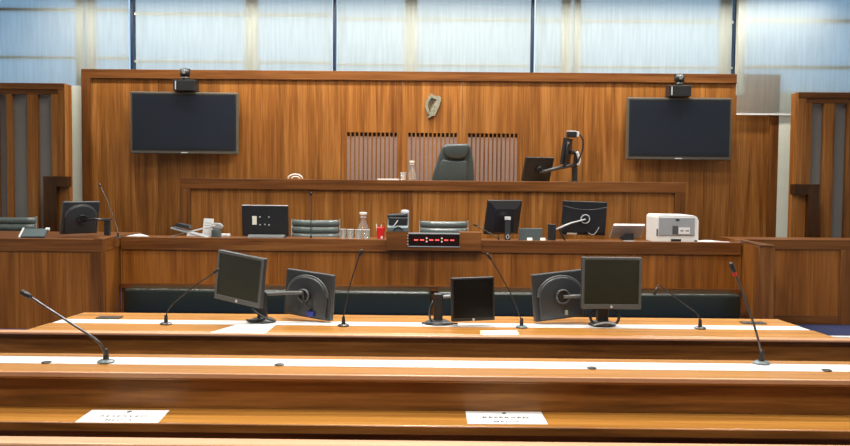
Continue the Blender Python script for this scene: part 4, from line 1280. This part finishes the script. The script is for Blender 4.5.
# touch panel on wing
xa_, xb_ = X(19, 9.42), X(46.5, 9.42)
tp = thing('touch_panel', 'small tilted touch panel with silver edge before the cut off ribbed chair', 'touch panel', ((xa_ + xb_) / 2, 9.45, LT - 0.0215))
zb = LT - 0.0215
T = Matrix.Translation(((xa_ + xb_) / 2, 9.46, zb + 0.062)) @ Matrix.Rotation(math.radians(5), 4, 'Z') @ Matrix.Rotation(math.radians(-55), 4, 'X')
obj('housing', B(-0.13, 0.13, -0.01, 0.012, -0.08, 0.08, T=T), 'grey_plastic', tp, 0.006)
obj('face', B(-0.118, 0.118, -0.013, -0.009, -0.066, 0.066, T=T), 'teal_grey', tp)
obj('silver_edge', B(-0.15, -0.128, -0.016, 0.012, -0.085, 0.085, T=T), 'silver', tp, 0.004)
obj('silver_clip', B(0.10, 0.142, -0.016, 0.012, 0.05, 0.088, T=T), 'silver', tp, 0.004)
obj('foot', B((xa_ + xb_) / 2 - 0.08, (xa_ + xb_) / 2 + 0.08, 9.43, 9.53, zb + 0.0008, zb + 0.05), 'black', tp, 0.004)

# sheet on the return
p0, p1 = X(106, 9.9), X(150, 10.3)
bm = bmesh.new(); prism(bm, [(cl + 0.03, 10.17), (X(150, 10.2), 10.17), (X(140, 10.6), 10.6), (cl + 0.03, 10.6)], WT + 0.0002, WT + 0.034, 'xy')
single('paper_pile', bm, 'paper', 'low pale paper pile lying by the thin microphone, next to the clamped monitor', 'paper', ((p0 + p1) / 2, 10.38, WT))

# folding book stand
D = 10.25
s0_, s1_ = at(172, 227.5, D), at(207, 237.2, D)
bs = thing('folding_book_stand', 'grey folding book stand with two crossed boards on the clerk bench', 'book stand', (at(188, 238, D).x, D, WT))
for i, (pa_, pb_, th, y0, y1, m_) in enumerate((((171.8, 227.2), (208, 236.9), 0.016, 10.2, 10.38, 'light_grey'), ((167, 236.8), (210, 225.6), 0.016, 10.23, 10.42, 'silver'))):
    A_, B_ = at(*pa_, D), at(*pb_, D)
    A_.z = max(A_.z, WT + th + 0.001); B_.z = max(B_.z, WT + th + 0.001)
    n_ = Vector((-(B_ - A_).z, 0, (B_ - A_).x)).normalized() * th
    bm = bmesh.new(); prism(bm, [(A_.x, A_.z), (B_.x, B_.z), (B_.x - n_.x, B_.z - n_.z), (A_.x - n_.x, A_.z - n_.z)], 10.2 if i == 0 else 10.39, 10.385 if i == 0 else 10.50)
    obj('crossed_board', bm, m_, bs, 0.003)
A_, B_ = at(173, 226, D), at(190, 228.5, D)
bm = bmesh.new(); prism(bm, [(A_.x, A_.z), (B_.x, B_.z), (B_.x - 0.01, B_.z + 0.035), (A_.x + 0.06, A_.z + 0.035)], 10.22, 10.36)
obj('book_ledge', bm, 'grey_plastic', bs)
# white card propped, dark punch, sheets below
c = at(205, 222.5, 10.5)
T = pose(Vector((c.x, 10.64, WT + 0.118)), -6, -8, 3)
wc = thing('propped_card', 'white ruled card propped up behind the grey hole punch', 'card', (c.x, 10.65, WT))
obj('card', B(-0.065, 0.065, 0, 0.006, -0.112, 0.11, T=T), 'paper', wc, 0.002)
bm = bmesh.new()
for dz_ in (0.05, 0.02, -0.02):
    box(bm, -0.045, 0.045, -0.0012, 0.0, dz_, dz_ + 0.008, T=T)
obj('printed_rule', bm, 'light_grey', wc)
bm = bmesh.new(); prism(bm, [(10.652, WT + 0.001), (10.70, WT + 0.001), (10.665, WT + 0.12)], c.x - 0.03, c.x + 0.03, 'yz'); obj('prop', bm, 'paper', wc)
c = at(211, 232, 10.3)
hpn = thing('hole_punch', 'grey hole punch with rounded lever beside the crossed book stand', 'hole punch', (c.x, 10.56, WT))
obj('body', B(c.x - 0.055, c.x + 0.055, 10.53, 10.60, WT + 0.001, WT + 0.095), 'teal_grey', hpn, 0.006)
bm = bmesh.new(); prism(bm, [(c.x - 0.07, WT + 0.115), (c.x + 0.07, WT + 0.1), (c.x + 0.085, WT + 0.14), (c.x + 0.05, WT + 0.175), (c.x - 0.02, WT + 0.18), (c.x - 0.075, WT + 0.15)], 10.535, 10.595)
obj('lever', bm, 'light_grey', hpn, 0.01)
obj('hinge', B(c.x - 0.03, c.x + 0.04, 10.55, 10.58, WT + 0.095, WT + 0.12), 'silver', hpn)
xa_, xb_ = X(184, 10.6), X(226, 10.6)
bm = B(xa_, xb_, 10.71, 10.84, WT, WT + 0.03)
single('paper_pile', bm, 'paper', 'low white paper pile behind the book stand and hole punch', 'paper', ((xa_ + xb_) / 2, 10.7, WT), bevel=0.003)

# printer
D = 10.3
xa_, xb_ = X(657.5, D), X(698.8, D)
za_, zb_ = WT, Z(672, 215.0, D)
pt = thing('laser_printer', 'white boxy printer with grey rear panel on the clerk bench', 'printer', ((xa_ + xb_) / 2, 10.55, WT))
w_, h_ = xb_ - xa_, zb_ - za_
ol = [(xa_, za_ + 0.001), (xb_, za_ + 0.001), (xb_, za_ + h_ * 0.8), (xb_ - 0.02, za_ + h_ * 0.93), (xb_ - 0.06, zb_ - 0.004), (xa_ + 0.03, zb_), (xa_ + 0.008, zb_ - 0.012), (xa_, zb_ - 0.035)]
bm = bmesh.new(); prism(bm, ol, D, 10.84); obj('body', bm, 'white', pt, 0.004)
fx = lambda p: X(p, D - 0.01); fz = lambda y: Z(672, y, D - 0.01)
obj('rear_panel', B(fx(659), fx(694.8), D - 0.012, D + 0.002, fz(235.4), fz(217.8)), 'light_grey', pt, 0.004)
obj('panel_recess', B(fx(672.5), fx(678.2), D - 0.014, D - 0.011, fz(234.5), fz(226)), 'bezel', pt)
obj('label_sticker', B(fx(678.6), fx(690), D - 0.016, D - 0.011, fz(234), fz(227.3)), 'white', pt)
bm = bmesh.new()
for a_, b_ in ((680.5, 683.5), (685.5, 689)):
    box(bm, fx(a_), fx(b_), D - 0.0175, D - 0.0155, fz(231.2), fz(230.2))
obj('printed_line', bm, 'ink', pt)
obj('top_latch', B(fx(675.8), fx(679.2), D - 0.018, D - 0.011, fz(220.6), fz(219)), 'black', pt)
obj('handle_recess', B(fx(671.6), fx(681.5), D - 0.006, D + 0.002, WT + 0.004, fz(239)), 'black', pt)
obj('port_strip', B(fx(656.8), fx(658.2), D - 0.006, D + 0.002, fz(236), fz(229)), 'bezel', pt)
obj('cable_plug', B(fx(695), fx(697.5), D - 0.02, D + 0.002, WT + 0.004, fz(240)), 'black', pt)

# papers next to the printer
def pile(xa, xb, y0, y1, z, n, label, th=0.007, kind='paper'):
    bm = bmesh.new()
    m_ = 10
    lo, hi = [], []
    for k in range(m_ + 1):
        t = k / m_
        x = xa + (xb - xa) * t
        zz = z + 0.012 + 0.022 * math.sin(PI * min(1, t * 1.2)) * (1 - 0.5 * t)
        lo.append((x, z + 0.0005)); hi.append((x, zz))
    prism(bm, lo + hi[::-1], y0, y1)
    return single('paper_pile', bm, 'paper', label, 'paper', ((xa + xb) / 2, (y0 + y1) / 2, z))


pile(X(700, 10.25), X(735, 10.25), 10.17, 10.48, WT, 6, 'loose white papers slightly curled beside the printer')

# judge bench: white headset arc and flat box
c = at(295.3, 179, 11.9)
hsn = thing('white_headset', 'white arched headset standing on the judge bench', 'headset', (c.x, 11.9, JT - 0.002))
zb = JT - 0.002
for rr, nm_ in ((0.098, 'outer_band'), (0.055, 'inner_band')):
    zc = zb + (0.0 if rr > 0.06 else -0.01)
    bm = bmesh.new(); tube(bm, [(c.x + rr * math.cos(PI * k / 16) * (1 if rr > .06 else 1), 11.9 + (0 if rr > .06 else 0.03), zb + 0.011 + rr * (0.62 if rr > .06 else 0.5) * math.sin(PI * k / 16)) for k in range(17)], 0.0095, 8)
    obj(nm_, bm, 'white', hsn, smooth=True)
a = at(388, 179, 11.9)
bm = B(a.x - 0.14, a.x + 0.15, 11.8, 12.02, JT - 0.001, JT + 0.020)
single('document_bundle', bm, 'paper', 'flat white document bundle on the judge bench below the slots', 'paper', (a.x, 11.9, JT - 0.002), bevel=0.004)

# ------------------------------------------------------------------ daylight and lamps
wd = bpy.data.worlds.new('sky'); sc.world = wd; wd.use_nodes = True
nt = wd.node_tree; N, L = nt.nodes, nt.links
bg = N['Background']
tc = N.new('ShaderNodeTexCoord')
sp = N.new('ShaderNodeSeparateXYZ'); L.new(tc.outputs['Generated'], sp.inputs[0])
ab = N.new('ShaderNodeMath'); ab.operation = 'SUBTRACT'; ab.inputs[1].default_value = 0.02; L.new(sp.outputs['X'], ab.inputs[0])
a2 = N.new('ShaderNodeMath'); a2.operation = 'ABSOLUTE'; L.new(ab.outputs[0], a2.inputs[0])
rp = N.new('ShaderNodeValToRGB')
e = rp.color_ramp.elements
e[0].position, e[0].color = 0.02, (0.82, 0.98, 1.06, 1)
e[1].position, e[1].color = 0.42, (0.22, 0.54, 0.95, 1)
k_ = e.new(0.22); k_.color = (0.55, 0.82, 1.04, 1)
L.new(a2.outputs[0], rp.inputs['Fac'])
L.new(rp.outputs['Color'], bg.inputs['Color'])
bg.inputs['Strength'].default_value = 1.33


def area(name, loc, sx, sy, power, col, rot=(0, 0, 0), spread=PI):
    l = bpy.data.lights.new(name, 'AREA'); l.shape = 'RECTANGLE'; l.size = sx; l.size_y = sy
    l.energy = power; l.color = col; l.spread = spread
    o = bpy.data.objects.new(name, l); C.objects.link(o)
    o.location = loc; o.rotation_euler = rot
    return o


warm = (1.0, 0.95, 0.88)
# ceiling wash along the panelled wall, and rows of ceiling downlights over the benches
area('wall_wash_lamp', (0, 12.42, 4.45), 11.6, 0.10, 330, warm, (math.radians(6), 0, 0), math.radians(150))
for y_, p_ in ((10.6, 55), (8.6, 80), (5.6, 112), (3.3, 66), (0.6, 95)):
    for x_ in (-3.2, 0, 3.2):
        area('ceiling_lamp', (x_, y_, 5.75), 1.0, 0.6, p_ * (1.4 if x_ == 0 else 0.75), warm, (0, 0, 0), math.radians(140))

sc.view_settings.view_transform = 'Standard'
sc.view_settings.look = 'None'
sc.view_settings.gamma = 1.0
sc.view_settings.exposure = 0.0
sc.view_settings.use_curve_mapping = False
sc.cycles.use_denoising = True
sc.cycles.max_bounces = 8
sc.cycles.transparent_max_bounces = 12
